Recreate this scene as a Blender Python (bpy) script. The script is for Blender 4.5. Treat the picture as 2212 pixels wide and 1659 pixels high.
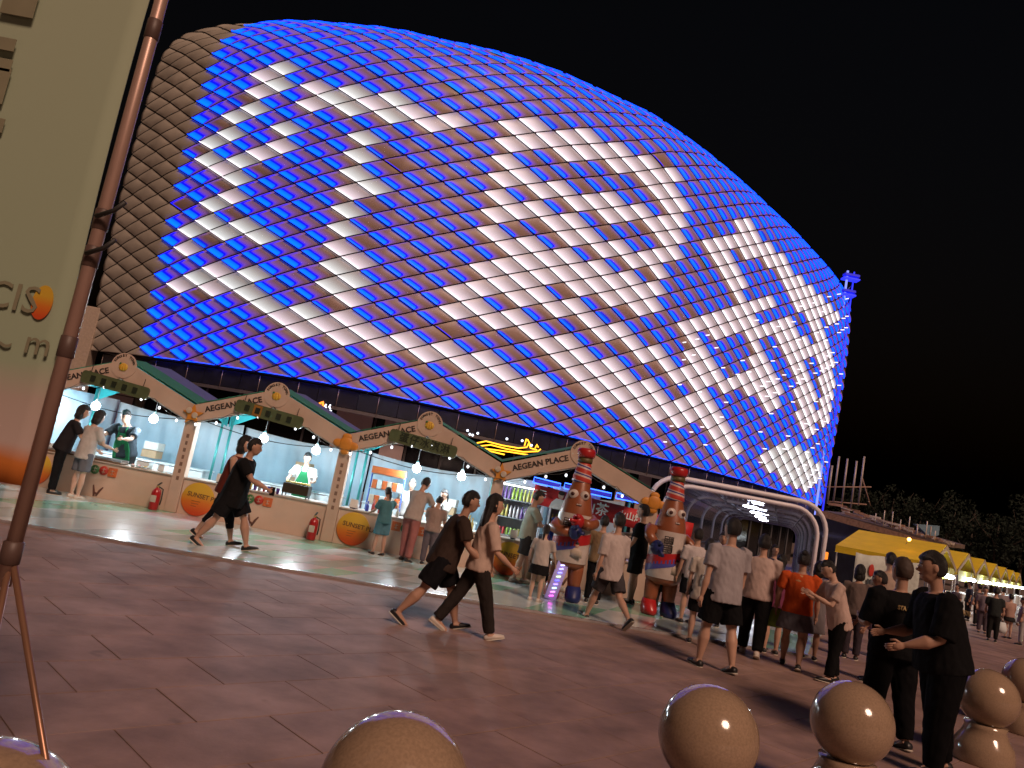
import bpy, math, random
import numpy as np
from mathutils import Vector, Matrix, noise as mnoise
random.seed(7)
rad = math.radians
for o in list(bpy.data.objects): bpy.data.objects.remove(o)
S = bpy.context.scene
COL = S.collection
# ------------------------------------------------------------------ camera
PITCH, ROLL, CAMH, FPX, CX, CY = rad(7.6), rad(10.8), 1.6, 1662.0, 1106.0, 829.5
fv = Vector((0, math.cos(PITCH), math.sin(PITCH)))
r0 = Vector((1, 0, 0)); u0 = Vector((0, -math.sin(PITCH), math.cos(PITCH)))
RV = math.cos(ROLL)*r0 + math.sin(ROLL)*u0
UV = -math.sin(ROLL)*r0 + math.cos(ROLL)*u0
cam = bpy.data.cameras.new('camera'); co = bpy.data.objects.new('camera', cam); COL.objects.link(co)
m = Matrix((RV, UV, -fv)).transposed().to_4x4(); m.translation = Vector((0, 0, CAMH)); co.matrix_world = m
cam.sensor_width = 36; cam.lens = 36*FPX/2212; cam.clip_end = 3000; cam.clip_start = .05
S.camera = co
# ------------------------------------------------------------------ night sky, low warm key (street lighting from behind), exposure
W = bpy.data.worlds.new("World"); S.world = W; W.use_nodes = True
nt = W.node_tree; bg = nt.nodes['Background']
sk = nt.nodes.new('ShaderNodeTexSky'); sk.sky_type = 'NISHITA'; sk.sun_disc = False
sk.sun_elevation = rad(-3.2); sk.sun_rotation = rad(195)
nt.links.new(sk.outputs[0], bg.inputs[0]); bg.inputs[1].default_value = 0.05
sun = bpy.data.lights.new('sun', 'SUN'); so = bpy.data.objects.new('sun', sun); COL.objects.link(so)
sun.energy = 2.15; sun.angle = rad(16); sun.color = (1.0, .64, .47)
so.rotation_euler = (rad(48), 0, rad(28))
so.location = (10, -20, 20)
S.view_settings.view_transform = 'Standard'; S.view_settings.look = 'None'
S.view_settings.exposure = 0; S.view_settings.gamma = 1; S.view_settings.use_curve_mapping = False

def ray(x, y): return fv + RV*((x-CX)/FPX) + UV*((CY-y)/FPX)
def atz(x, y, z=0.0):
    d = ray(x, y); return Vector((0, 0, CAMH)) + d*((z-CAMH)/d.z)
def aty(x, y, Y):
    d = ray(x, y); return Vector((0, 0, CAMH)) + d*(Y/d.y)
def prj(p):
    v = Vector(p)-Vector((0, 0, CAMH)); k = v.dot(fv)
    return CX+FPX*v.dot(RV)/k, CY-FPX*v.dot(UV)/k

# ------------------------------------------------------------------ materials
MATS = {}
def mat(name, col, rough=.6, metal=0., var=.12, scale=8., bump=0., emit=0., ecol=None, bscale=None, spec=.5, coat=0., stretch=None):
    if name in MATS: return MATS[name]
    M = bpy.data.materials.new(name); M.use_nodes = True
    n = M.node_tree; b = n.nodes['Principled BSDF']; L = n.links
    b.inputs['Roughness'].default_value = rough; b.inputs['Metallic'].default_value = metal
    b.inputs['Specular IOR Level'].default_value = spec
    b.inputs['Coat Weight'].default_value = coat
    tc = n.nodes.new('ShaderNodeTexCoord'); mp = n.nodes.new('ShaderNodeMapping')
    if stretch: mp.inputs['Scale'].default_value = stretch
    L.new(tc.outputs['Object'], mp.inputs[0])
    tx = n.nodes.new('ShaderNodeTexNoise'); tx.inputs['Scale'].default_value = scale; tx.inputs['Detail'].default_value = 5
    L.new(mp.outputs[0], tx.inputs['Vector'])
    cr = n.nodes.new('ShaderNodeMapRange'); cr.inputs[1].default_value = .3; cr.inputs[2].default_value = .7
    cr.inputs[3].default_value = 1-var; cr.inputs[4].default_value = 1+var
    L.new(tx.outputs[0], cr.inputs[0])
    mx = n.nodes.new('ShaderNodeVectorMath'); mx.operation = 'SCALE'; mx.inputs[0].default_value = col[:3]
    L.new(cr.outputs[0], mx.inputs['Scale']); L.new(mx.outputs[0], b.inputs['Base Color'])
    if bump:
        bp = n.nodes.new('ShaderNodeBump'); bp.inputs['Strength'].default_value = bump; bp.inputs['Distance'].default_value = .02
        t2 = n.nodes.new('ShaderNodeTexNoise'); t2.inputs['Scale'].default_value = bscale or scale*4; t2.inputs['Detail'].default_value = 6
        L.new(mp.outputs[0], t2.inputs['Vector']); L.new(t2.outputs[0], bp.inputs['Height']); L.new(bp.outputs[0], b.inputs['Normal'])
    if emit:
        b.inputs['Emission Color'].default_value = (*(ecol or col)[:3], 1); b.inputs['Emission Strength'].default_value = emit
    MATS[name] = M; return M
def emi(name, col, s): return mat(name, (.02, .02, .02) if s > 0 else col, .5, emit=s, ecol=col)
def cloth(name, col, var=.14): return mat(name, col, .85, var=var, scale=5, bump=.35, bscale=260, spec=.06)
def glass(name, tint, alpha=.25, rough=.06):
    if name in MATS: return MATS[name]
    M = bpy.data.materials.new(name); M.use_nodes = True; n = M.node_tree; n.nodes.clear(); L = n.links
    o = n.nodes.new('ShaderNodeOutputMaterial'); g = n.nodes.new('ShaderNodeBsdfGlossy'); g.inputs['Roughness'].default_value = rough
    g.inputs[0].default_value = (.9, .92, 1, 1)
    t = n.nodes.new('ShaderNodeBsdfTransparent'); t.inputs[0].default_value = (*tint, 1)
    d = n.nodes.new('ShaderNodeBsdfDiffuse'); tn = n.nodes.new('ShaderNodeTexNoise'); tn.inputs['Scale'].default_value = 3
    vm = n.nodes.new('ShaderNodeVectorMath'); vm.operation = 'MULTIPLY'; vm.inputs[1].default_value = (.5, .5, .6)
    L.new(tn.outputs[0], vm.inputs[0]); L.new(vm.outputs[0], d.inputs[0])
    m1 = n.nodes.new('ShaderNodeMixShader'); m1.inputs[0].default_value = alpha; L.new(t.outputs[0], m1.inputs[1]); L.new(d.outputs[0], m1.inputs[2])
    fr = n.nodes.new('ShaderNodeFresnel'); fr.inputs[0].default_value = 1.45
    m2 = n.nodes.new('ShaderNodeMixShader'); L.new(fr.outputs[0], m2.inputs[0]); L.new(m1.outputs[0], m2.inputs[1]); L.new(g.outputs[0], m2.inputs[2])
    L.new(m2.outputs[0], o.inputs[0]); MATS[name] = M; return M

# ------------------------------------------------------------------ object helpers
def tag(o, label=None, cat=None, group=None, kind=None):
    if label: o['label'] = label
    if cat: o['category'] = cat
    if group: o['group'] = group
    if kind: o['kind'] = kind
    return o
def thing(name, label, cat, loc=(0, 0, 0), rz=0., group=None):
    o = bpy.data.objects.new(name, None); COL.objects.link(o); o.location = loc; o.rotation_euler = (0, 0, rz)
    o.empty_display_size = .1
    return tag(o, label, cat, group)
def link(name, me, parent=None, loc=None, rot=None):
    o = bpy.data.objects.new(name, me); COL.objects.link(o)
    if parent: o.parent = parent
    if loc is not None: o.location = loc
    if rot is not None: o.rotation_euler = rot
    return o
def copy_tree(o, parent=None):
    c = o.copy(); COL.objects.link(c); c.parent = parent
    for ch in list(o.children): copy_tree(ch, c)
    return c
def basis(d):
    d = Vector(d).normalized(); a = Vector((0, 0, 1)) if abs(d.z) < .9 else Vector((1, 0, 0))
    x = a.cross(d).normalized(); return x, d.cross(x), d
class MB:
    def __init__(s): s.v = []; s.f = []; s.m = []; s.sm = []
    def add(s, vs, fs, mi=0, smooth=False):
        k = len(s.v); s.v += [tuple(p) for p in vs]; s.f += [tuple(i+k for i in f) for f in fs]
        s.m += [mi]*len(fs); s.sm += [smooth]*len(fs); return s
    def box(s, lo, hi, mi=0, bev=0.):
        (a, b, c), (d, e, f) = lo, hi
        if not bev:
            vs = [(a,b,c),(d,b,c),(d,e,c),(a,e,c),(a,b,f),(d,b,f),(d,e,f),(a,e,f)]
            return s.add(vs, [(0,3,2,1),(4,5,6,7),(0,1,5,4),(1,2,6,5),(2,3,7,6),(3,0,4,7)], mi)
        r = bev; rings = [(c, r), (c+r, 0), (f-r, 0), (f, r)]; vs = []
        for z, i in rings:
            x0, x1, y0, y1 = a+i, d-i, b+i, e-i; k = r*.6
            vs += [(x0+k,y0,z),(x1-k,y0,z),(x1,y0+k,z),(x1,y1-k,z),(x1-k,y1,z),(x0+k,y1,z),(x0,y1-k,z),(x0,y0+k,z)]
        fs = [tuple(range(7,-1,-1)), tuple(range(24,32))]
        for q in range(3):
            for i in range(8): fs.append((q*8+i, q*8+(i+1)%8, q*8+8+(i+1)%8, q*8+8+i))
        return s.add(vs, fs, mi)
    def tube(s, pts, r, n=8, mi=0, cap=True, smooth=True, sx=1., up=None):
        pts = [Vector(p) for p in pts]; rs = r if isinstance(r, (list, tuple)) else [r]*len(pts)
        vs = []; x = None
        for i, p in enumerate(pts):
            d = (pts[min(i+1, len(pts)-1)]-pts[max(i-1, 0)]).normalized()
            if x is None: x = Vector(up).cross(d).normalized() if up else basis(d)[0]
            else: x = (x-d*x.dot(d)).normalized()
            y = d.cross(x)
            for k in range(n):
                t = 2*math.pi*k/n; vs.append(p+x*(math.cos(t)*rs[i]*sx)+y*(math.sin(t)*rs[i]))
        fs = [(i*n+k, i*n+(k+1)%n, (i+1)*n+(k+1)%n, (i+1)*n+k) for i in range(len(pts)-1) for k in range(n)]
        if cap: fs += [tuple(range(n-1, -1, -1)), tuple((len(pts)-1)*n+k for k in range(n))]
        return s.add(vs, fs, mi, smooth)
    def rings(s, rg, n=16, mi=0, smooth=True, cap=True, p=2.):
        # rg: (centre, xaxis, yaxis) with axes scaled to the radii
        vs = []
        for c, x, y in rg:
            for k in range(n):
                t = 2*math.pi*k/n; cc, ss = math.cos(t), math.sin(t)
                cc = math.copysign(abs(cc)**(2/p), cc); ss = math.copysign(abs(ss)**(2/p), ss)
                vs.append(Vector(c)+Vector(x)*cc+Vector(y)*ss)
        fs = [(i*n+k, i*n+(k+1)%n, (i+1)*n+(k+1)%n, (i+1)*n+k) for i in range(len(rg)-1) for k in range(n)]
        if cap: fs += [tuple(range(n-1, -1, -1)), tuple((len(rg)-1)*n+k for k in range(n))]
        return s.add(vs, fs, mi, smooth)
    def lathe(s, prof, c=(0,0,0), n=24, mi=0, smooth=True, d=(0,0,1)):
        x, y, z = basis(d); c = Vector(c)
        return s.rings([(c+z*h, x*max(r, 1e-4), y*max(r, 1e-4)) for r, h in prof], n, mi, smooth)
    def ball(s, c, r, n=12, mi=0, m=None):
        if not isinstance(r, (tuple, list)): r = (r, r, r)
        M = m or Matrix.Identity(3); k = max(4, n//2); rg = []
        c = Vector(c); X = M @ Vector((r[0],0,0)); Y = M @ Vector((0,r[1],0)); Z = M @ Vector((0,0,r[2]))
        for i in range(k+1):
            t = math.pi*i/k; q = max(math.sin(t), 1e-3); rg.append((c-Z*math.cos(t), X*q, Y*q))
        return s.rings(rg, n, mi)
    def poly(s, pts, axis, t0, t1, mi=0):
        # pts 2D polygon, extruded along axis 'y' (pts in xz) or 'z' (pts in xy)
        n = len(pts)
        if axis == 'y': vs = [(p[0], t0, p[1]) for p in pts]+[(p[0], t1, p[1]) for p in pts]
        elif axis == 'x': vs = [(t0, p[0], p[1]) for p in pts]+[(t1, p[0], p[1]) for p in pts]
        else: vs = [(p[0], p[1], t0) for p in pts]+[(p[0], p[1], t1) for p in pts]
        fs = [tuple(range(n)), tuple(range(2*n-1, n-1, -1))]+[((i+1)%n, i, n+i, n+(i+1)%n) for i in range(n)]
        return s.add(vs, fs, mi)
    def prism(s, quad, thick, mi=0):
        # 4 points + thickness vector
        q = [Vector(p) for p in quad]; t = Vector(thick); vs = q+[p+t for p in q]
        return s.add(vs, [(0,1,2,3),(7,6,5,4),(1,0,4,5),(2,1,5,6),(3,2,6,7),(0,3,7,4)], mi)
    def mesh(s, name, mats):
        me = bpy.data.meshes.new(name); me.from_pydata(s.v, [], s.f)
        for M in (mats if isinstance(mats, (list, tuple)) else [mats]): me.materials.append(M)
        me.polygons.foreach_set('material_index', s.m); me.polygons.foreach_set('use_smooth', s.sm); me.update()
        return me
    def build(s, name, mats, parent=None, **k): return link(name, s.mesh(name, mats), parent, **k)
def fixn(me):
    import bmesh
    b = bmesh.new(); b.from_mesh(me); bmesh.ops.recalc_face_normals(b, faces=b.faces); b.to_mesh(me); b.free()
def remesh(mb, vox, smooth=3, fn=None):
    me = mb.mesh('tmp', []) if False else None
    me = bpy.data.meshes.new('tmp'); me.from_pydata(mb.v, [], mb.f); fixn(me)
    o = bpy.data.objects.new('tmp', me); COL.objects.link(o)
    r = o.modifiers.new('r', 'REMESH'); r.mode = 'VOXEL'; r.voxel_size = vox; r.use_smooth_shade = True
    if smooth:
        q = o.modifiers.new('s', 'SMOOTH'); q.iterations = smooth; q.factor = .5
    dg = bpy.context.evaluated_depsgraph_get(); out = bpy.data.meshes.new_from_object(o.evaluated_get(dg))
    bpy.data.objects.remove(o); bpy.data.meshes.remove(me)
    if fn:
        n = len(out.vertices); c = np.empty(n*3); out.vertices.foreach_get('co', c); c = c.reshape(-1, 3)
        nn = np.empty(n*3); out.vertices.foreach_get('normal', nn); nn = nn.reshape(-1, 3)
        d = np.array([fn(Vector(p)) for p in c]); c += nn*d[:, None]; out.vertices.foreach_set('co', c.ravel()); out.update()
    return out
def text(body, size, name, M, parent, mat4, ext=.004, bold=.0, spacing=1.):
    cu = bpy.data.curves.new('t', 'FONT'); cu.body = body; cu.size = size; cu.align_x = 'CENTER'; cu.align_y = 'CENTER'
    cu.extrude = ext; cu.offset = bold; cu.resolution_u = 2; cu.space_character = spacing
    o = bpy.data.objects.new('t', cu); COL.objects.link(o)
    dg = bpy.context.evaluated_depsgraph_get(); me = bpy.data.meshes.new_from_object(o.evaluated_get(dg)); bpy.data.objects.remove(o)
    me.materials.clear(); me.materials.append(M); me.transform(mat4); me.name = name
    return link(name, me, parent)
def face_front(x, z, y, ang=0.):   # text standing upright facing -Y
    return Matrix.Translation((x, y, z)) @ Matrix.Rotation(-ang, 4, 'Y') @ Matrix.Rotation(rad(90), 4, 'X')

# ================================================================== GROUND
gm = mat('joint_sand', (.235, .16, .13), .9, var=.3, scale=3)
stone_far = mat('plaza_stone_far', (.20, .155, .14), .6, var=.25, scale=.6, bump=.2)
MB().add([(-900,-300,-.035),(900,-300,-.035),(900,1500,-.035),(-900,1500,-.035)], [(0,1,2,3)]).build('ground', stone_far)
tag(bpy.data.objects['ground'], kind='structure')
pave = tag(thing('plaza_paving', None, None), kind='structure')
def wpos(M):
    n = M.node_tree; g_ = n.nodes.new('ShaderNodeNewGeometry'); mp_ = [q for q in n.nodes if q.type == 'MAPPING'][0]; n.links.new(g_.outputs['Position'], mp_.inputs[0])
    t_ = n.nodes.new('ShaderNodeTexNoise'); t_.inputs['Scale'].default_value = .55; t_.inputs['Detail'].default_value = 8; t_.inputs['Roughness'].default_value = .7; n.links.new(g_.outputs['Position'], t_.inputs['Vector'])
    b_ = n.nodes['Principled BSDF']; src = b_.inputs['Base Color'].links[0].from_socket
    r_ = n.nodes.new('ShaderNodeMapRange'); r_.inputs[1].default_value = .35; r_.inputs[2].default_value = .65; r_.inputs[3].default_value = .80; r_.inputs[4].default_value = 1.14; n.links.new(t_.outputs[0], r_.inputs[0])
    t3 = n.nodes.new('ShaderNodeTexNoise'); t3.inputs['Scale'].default_value = 3.2; t3.inputs['Detail'].default_value = 3; n.links.new(g_.outputs['Position'], t3.inputs['Vector'])
    r3 = n.nodes.new('ShaderNodeMapRange'); r3.inputs[1].default_value = .24; r3.inputs[2].default_value = .32; r3.inputs[3].default_value = .72; r3.inputs[4].default_value = 1.; n.links.new(t3.outputs[0], r3.inputs[0])
    mu = n.nodes.new('ShaderNodeMath'); mu.operation = 'MULTIPLY'; n.links.new(r_.outputs[0], mu.inputs[0]); n.links.new(r3.outputs[0], mu.inputs[1])
    v_ = n.nodes.new('ShaderNodeVectorMath'); v_.operation = 'SCALE'; n.links.new(src, v_.inputs[0]); n.links.new(mu.outputs[0], v_.inputs['Scale']); n.links.new(v_.outputs[0], b_.inputs['Base Color'])
    rr = n.nodes.new('ShaderNodeMapRange'); rr.inputs[3].default_value = .82; rr.inputs[4].default_value = .58; n.links.new(t_.outputs[0], rr.inputs[0]); n.links.new(rr.outputs[0], b_.inputs['Roughness'])
    return M
smats = [mat('paving_stone_%d' % i, c, .50, var=.20, scale=2.2, bump=.10, bscale=55, spec=.35) for i, c in
         enumerate([(.290,.188,.156), (.276,.180,.150), (.302,.197,.163), (.266,.174,.146)])]
MB().add([(-16,-2,-.008),(22,-2,-.008),(22,34,-.008),(-16,34,-.008)], [(0,1,2,3)]).build('joint_bed', gm, pave)
SL, SW = .90, .60
pr = MB().box((.006,.006,-.03), (SL-.006,SW-.006,0), bev=.004).v
slabmeshes = [MB().box((.004,.004,-.0075), (SL-.004,SW-.004,0), bev=.002).mesh('paving_slab', m_) for m_ in smats]
c45 = math.cos(rad(45)); slabs = []
for i in range(-60, 70):
    for j in range(-60, 70):
        a = (i + .5*(j % 2))*SL; b = j*SW
        x, y = (a-b)*c45, (a+b)*c45
        cxm, cym = x + (SL-SW)*.5*c45, y + (SL+SW)*.5*c45
        if cym < 1.5 or cym > 33 or cxm < -15 or cxm > 21: continue
        p = prj((cxm, cym, 0))
        vis = -120 < p[0] < 2330 and p[1] < 1780
        under = (cym > 10.5+.1*(cxm+5.7)) and cxm < 2.9 and cym < 14.5
        slabs.append((0 if vis and not under else 1, math.hypot(cxm, cym), x, y))
slabs.sort(); rest = MB()
for k, (w, dd, x, y) in enumerate(slabs):
    dz = random.uniform(-.001, .001)
    if k < 300 and w == 0:
        o = link('paving_slab', slabmeshes[random.choice((0, 0, 1, 1, 2, 3))], pave, (x, y, dz), (random.uniform(-.0007, .0007), random.uniform(-.0007, .0007), rad(45)))
    elif dd < 34:
        q = []
        for a, b in ((.005,.005), (SL-.005,.005), (SL-.005,SW-.005), (.005,SW-.005)): q.append((x+(a-b)*c45, y+(a+b)*c45))
        rest.add([(px, py, -.02) for px, py in q]+[(px, py, dz) for px, py in q], [(4,5,6,7),(0,1,5,4),(1,2,6,5),(2,3,7,6),(3,0,4,7)], random.choice((0, 0, 1, 1, 2, 3)))
tag(rest.build('paving_slab', smats, pave), kind='stuff')
for M_ in smats: wpos(M_)

# ---- glossy deck in front of the stalls: white, mint and pink panels
deck = tag(thing('stall_walkway', None, None), kind='structure')
wm = [mat('deck_white', (.58,.68,.68), .2, var=.1, scale=1.5, bump=.04, coat=.3), mat('deck_mint', (.24,.52,.38), .22, var=.12, scale=1.5, bump=.04, coat=.3),
      mat('deck_pink', (.60,.50,.52), .22, var=.1, scale=1.5, bump=.04, coat=.3), mat('deck_grey', (.36,.46,.44), .22, var=.12, scale=1.5, bump=.04, coat=.3)]
def edge(x): return 9.98+.13*(x+5.7)+.01*max(0, x)**2
x = -9.6; k = 0
while x < 4.6:
    for row in range(3):
        def yy(xx, t): return edge(xx)+(14.9-edge(xx))*t
        t0, t1 = row/3, (row+1)/3; sk_ = .55; a = x+sk_*row; b = a+.86
        q = [(a+.004, yy(a, t0)+.004), (b-.004, yy(b, t0)+.004), (b+sk_-.004, yy(b+sk_, t1)-.004), (a+sk_+.004, yy(a+sk_, t1)-.004)]
        if 5 <= k <= 10 and row < 2:
            for e1 in range(2):
                for e2 in range(2):
                    f = lambda s1, s2: tuple((1-s2)*((1-s1)*q[0][w_]+s1*q[1][w_])+s2*((1-s1)*q[3][w_]+s1*q[2][w_]) for w_ in (0, 1))
                    a1, a2, b1, b2 = e1*.5+.004, e1*.5+.496, e2*.5+.004, e2*.5+.496
                    MB().poly([f(a1,b1), f(a2,b1), f(a2,b2), f(a1,b2)][::-1], 'z', .004, .035).build('deck_panel', wm[(0, 1, 3, 0, 2, 0, 1, 3, 0)[(k*5+row*3+e1*2+e2*7) % 9]], deck)
            continue
        MB().poly(q[::-1], 'z', .004, .035).build('deck_panel', wm[(0, 1, 0, 3, 0, 1, 0, 0, 1, 2, 0)[(k+row*3) % 11]], deck)
    x += .86; k += 1
n = 30
fr = MB()
for i in range(n):
    xa = -9.6+i*.49; xb = xa+.49
    fr.prism([(xa, edge(xa)-.05, .002), (xb, edge(xb)-.05, .002), (xb, edge(xb)-.004, .002), (xa, edge(xa)-.004, .002)][::-1], (0, 0, .034))
fr.build('deck_edge', mat('alu_edge', (.7,.72,.74), .25, metal=.9), deck)

# ================================================================== ARENA with LED facade
K = .553
cols = np.array([345,438,529,654,781,925,1077,1231,1389,1547,1705,1859,2010,2150,2280,2395,2494,2583,2660,2733,2796,2858,2912,2972,3018,3064,3102,3143,3170,3195,3212])*K
dxs = [180,285,500,760,1000,1150,1300,1450,1600,1700,1760,1780]; dds = [47,43.5,39.5,38,39.5,41.5,44,46.5,51,56,62,66]
plan = []
for x in cols:
    d = float(np.interp(x, dxs, dds)); lo, hi = -60., 60.
    for _ in range(50):
        m_ = (lo+hi)/2
        if prj((m_, d, 5))[0] < x: lo = m_
        else: hi = m_
    plan.append((m_, d))
plan = np.array(plan)
for _ in range(3):
    q = plan.copy(); q[1:-1] = plan[1:-1]*.6+.2*(plan[:-2]+plan[2:]); plan = q
zt = np.linspace(1.6, 2.1, 31)+np.array([26.4,26.2,25.7,25.5,25.1,24.7,24.5,24.3,24.1,24.2,24.4,24.6,24.8,24.9,25,25.1,24.9,24.7,24.5,24.3,24.1,23.9,23.7,23.6,23.5,23.4,23.4,23.5,23.6,23.7,23.8])
tan = np.gradient(plan, axis=0); tan /= np.linalg.norm(tan, axis=1)[:, None]
nor = np.stack([tan[:, 1], -tan[:, 0]], 1)            # outward (towards the square)
idx = np.arange(len(cols)); ZB = 5.0; RC = 5.0; NV = 22.
def surf(u, v, off=0.):
    px, py = np.interp(u, idx, plan[:, 0]), np.interp(u, idx, plan[:, 1])
    nx, ny = np.interp(u, idx, nor[:, 0]), np.interp(u, idx, nor[:, 1]); z1 = float(np.interp(u, idx, zt))
    zs = z1-4.55; tot = (zs-ZB)+RC*rad(62); s = v/NV*tot
    if s <= zs-ZB: inw, z, n_ = 0., ZB+s, (nx, ny, 0.)
    else:
        ph = min((s-(zs-ZB))/RC, rad(90)); inw = RC*(1-math.cos(ph)); z = zs+RC*math.sin(ph); n_ = (nx*math.cos(ph), ny*math.cos(ph), math.sin(ph))
    # gentle swell of the wall
    sw = .5*math.sin(min(1, v/NV)*math.pi)
    return Vector((px-nx*(inw-sw)+n_[0]*off, py-ny*(inw-sw)+n_[1]*off, z+n_[2]*off))
STROKES = [([(618,150),(585,180),(560,212),(525,250),(490,285),(445,335)],15), ([(450,335),(508,362),(565,345),(645,280)],15),
 ([(508,375),(495,425),(455,470),(412,528)],14), ([(458,462),(500,490),(590,508)],15), ([(375,625),(460,612),(545,600)],13),
 ([(470,600),(560,655),(640,685),(720,705),(850,735),(1000,775),(1180,848)],17),
 ([(682,205),(760,212),(860,240),(940,258),(1000,272)],20), ([(812,285),(800,340),(790,400),(775,460),(762,520),(755,580),(742,640),(735,700)],19),
 ([(1130,275),(1110,320),(1095,370),(1085,430),(1072,500)],17), ([(1130,275),(1250,315),(1350,345),(1440,395)],24), ([(1440,395),(1458,430),(1452,480),(1435,560),(1410,640)],18),
 ([(1120,375),(1200,405),(1300,440),(1440,490)],13), ([(1090,440),(1180,470),(1290,520),(1410,570)],16), ([(1080,500),(1160,540),(1300,595),(1400,630)],14),
 ([(1050,595),(1180,640),(1300,705),(1430,775)],16), ([(1110,560),(1230,600),(1380,665)],11), ([(980,650),(1120,700),(1260,775),(1400,845),(1480,900)],19),
 ([(985,650),(1060,600),(1110,550)],13), ([(1250,825),(1330,860),(1420,905)],14),
 ([(1530,515),(1640,545),(1740,625),(1800,685)],9), ([(1560,540),(1600,640),(1640,760),(1665,870)],12), ([(1490,695),(1560,705),(1650,660)],14),
 ([(1480,805),(1570,825),(1680,830)],13), ([(1700,600),(1760,690),(1790,800),(1782,900)],8), ([(1640,700),(1785,765)],5), ([(1535,880),(1580,965)],14),
 ([(1690,985),(1740,1020)],30), ([(1480,700),(1520,780),(1500,880)],12), ([(1610,500),(1680,560)],14), ([(1700,700),(1740,830),(1745,920)],13)]
def lit(px, py):
    best = -9
    for pts, w in STROKES:
        for (ax, ay), (bx, by) in zip(pts, pts[1:]):
            t = max(0, min(1, ((px-ax)*(bx-ax)+(py-ay)*(by-ay))/((bx-ax)**2+(by-ay)**2)))
            best = max(best, w+6-math.hypot(px-ax-t*(bx-ax), py-ay-t*(by-ay)))
    return best
panelM = mat('facade_panel_metal', (.37,.26,.225), .5, var=.12, scale=.5, bump=.08, bscale=6, spec=.4)
greyM = mat('facade_panel_unlit', (.46,.42,.36), .5, var=.18, scale=.5, bump=.08, bscale=6, spec=.4)
def whiteglowmat(name, col, smin, smax, pw):  # white light washing from the strip across the tile, painted as emission
    M = bpy.data.materials.new(name); M.use_nodes = True; n = M.node_tree; b = n.nodes['Principled BSDF']; L = n.links
    b.inputs['Base Color'].default_value = (.34,.29,.29,1); b.inputs['Roughness'].default_value = .45
    at = n.nodes.new('ShaderNodeAttribute'); at.attribute_name = 'tube'
    pwn = n.nodes.new('ShaderNodeMath'); pwn.operation = 'POWER'; pwn.inputs[1].default_value = pw; L.new(at.outputs['Fac'], pwn.inputs[0])
    mr = n.nodes.new('ShaderNodeMapRange'); mr.inputs[3].default_value = smin; mr.inputs[4].default_value = smax; L.new(pwn.outputs[0], mr.inputs[0])
    L.new(mr.outputs[0], b.inputs['Emission Strength']); b.inputs['Emission Color'].default_value = (*col, 1)
    return M
def bluemat(name, amp):  # blue glow and violet haze beside the strip, painted as an emission ramp
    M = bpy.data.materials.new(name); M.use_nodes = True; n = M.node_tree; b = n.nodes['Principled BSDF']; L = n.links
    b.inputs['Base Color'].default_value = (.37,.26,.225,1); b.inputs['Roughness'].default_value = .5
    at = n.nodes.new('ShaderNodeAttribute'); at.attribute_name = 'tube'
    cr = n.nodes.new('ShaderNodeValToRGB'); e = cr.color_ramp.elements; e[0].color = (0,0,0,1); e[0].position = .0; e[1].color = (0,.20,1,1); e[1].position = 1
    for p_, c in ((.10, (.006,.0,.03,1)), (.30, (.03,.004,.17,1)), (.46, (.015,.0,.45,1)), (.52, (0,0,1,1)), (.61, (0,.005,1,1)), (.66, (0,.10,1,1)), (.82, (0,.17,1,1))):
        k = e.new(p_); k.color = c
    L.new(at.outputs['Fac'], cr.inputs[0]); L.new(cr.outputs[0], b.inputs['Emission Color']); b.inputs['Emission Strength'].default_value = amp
    c2 = n.nodes.new('ShaderNodeValToRGB'); e = c2.color_ramp.elements; e[0].color = (.37,.26,.225,1); e[0].position = .40; e[1].color = (.006,.01,.05,1); e[1].position = .55  # base colour darkened under the painted glow to keep its blue saturated
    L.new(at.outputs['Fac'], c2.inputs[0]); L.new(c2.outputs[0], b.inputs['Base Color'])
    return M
blueA = bluemat('panel_blue_glow_painted', 1.5); blueB = bluemat('panel_blue_dimmer', .8)
whiteA = whiteglowmat('panel_white_glow_painted', (1,.84,.95), .10, 1.1, 1.5)
whiteB = whiteglowmat('panel_cool_glow_painted', (.88,.93,.94), .10, 1.05, 1.5)
blueCore = emi('led_tube_blue', (0.0,.05,1.), 3.6)
blueRim = emi('led_channel_blue', (0.0,.0,1.), 1.5)
whiteTube = emi('led_tube_white', (1,.92,1.), 1.6)
shellM = mat('facade_shell_dark', (.022,.016,.015), .8)
arena = thing('arena_building', 'large curved arena with a diamond panel facade glowing blue and white, behind the stalls', 'building', (0, 45, 0))
O = Vector((0, 45, 0))
def tile(u, v, half=False, kk=6, wd=None, hook=0.):  # tb: painted glow level, fading away from the strip edge
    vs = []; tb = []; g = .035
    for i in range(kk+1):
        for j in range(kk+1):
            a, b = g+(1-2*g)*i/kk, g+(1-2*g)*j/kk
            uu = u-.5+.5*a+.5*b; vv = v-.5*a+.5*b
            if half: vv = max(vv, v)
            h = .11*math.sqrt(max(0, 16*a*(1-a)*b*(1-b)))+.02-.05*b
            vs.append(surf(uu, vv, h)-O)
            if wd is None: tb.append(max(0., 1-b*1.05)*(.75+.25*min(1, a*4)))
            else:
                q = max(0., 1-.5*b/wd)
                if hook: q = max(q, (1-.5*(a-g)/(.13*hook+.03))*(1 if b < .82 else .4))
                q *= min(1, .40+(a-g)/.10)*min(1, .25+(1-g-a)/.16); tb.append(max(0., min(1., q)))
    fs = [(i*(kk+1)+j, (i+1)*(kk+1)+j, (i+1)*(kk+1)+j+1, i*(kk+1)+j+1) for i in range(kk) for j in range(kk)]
    return vs, fs, tb
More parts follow.
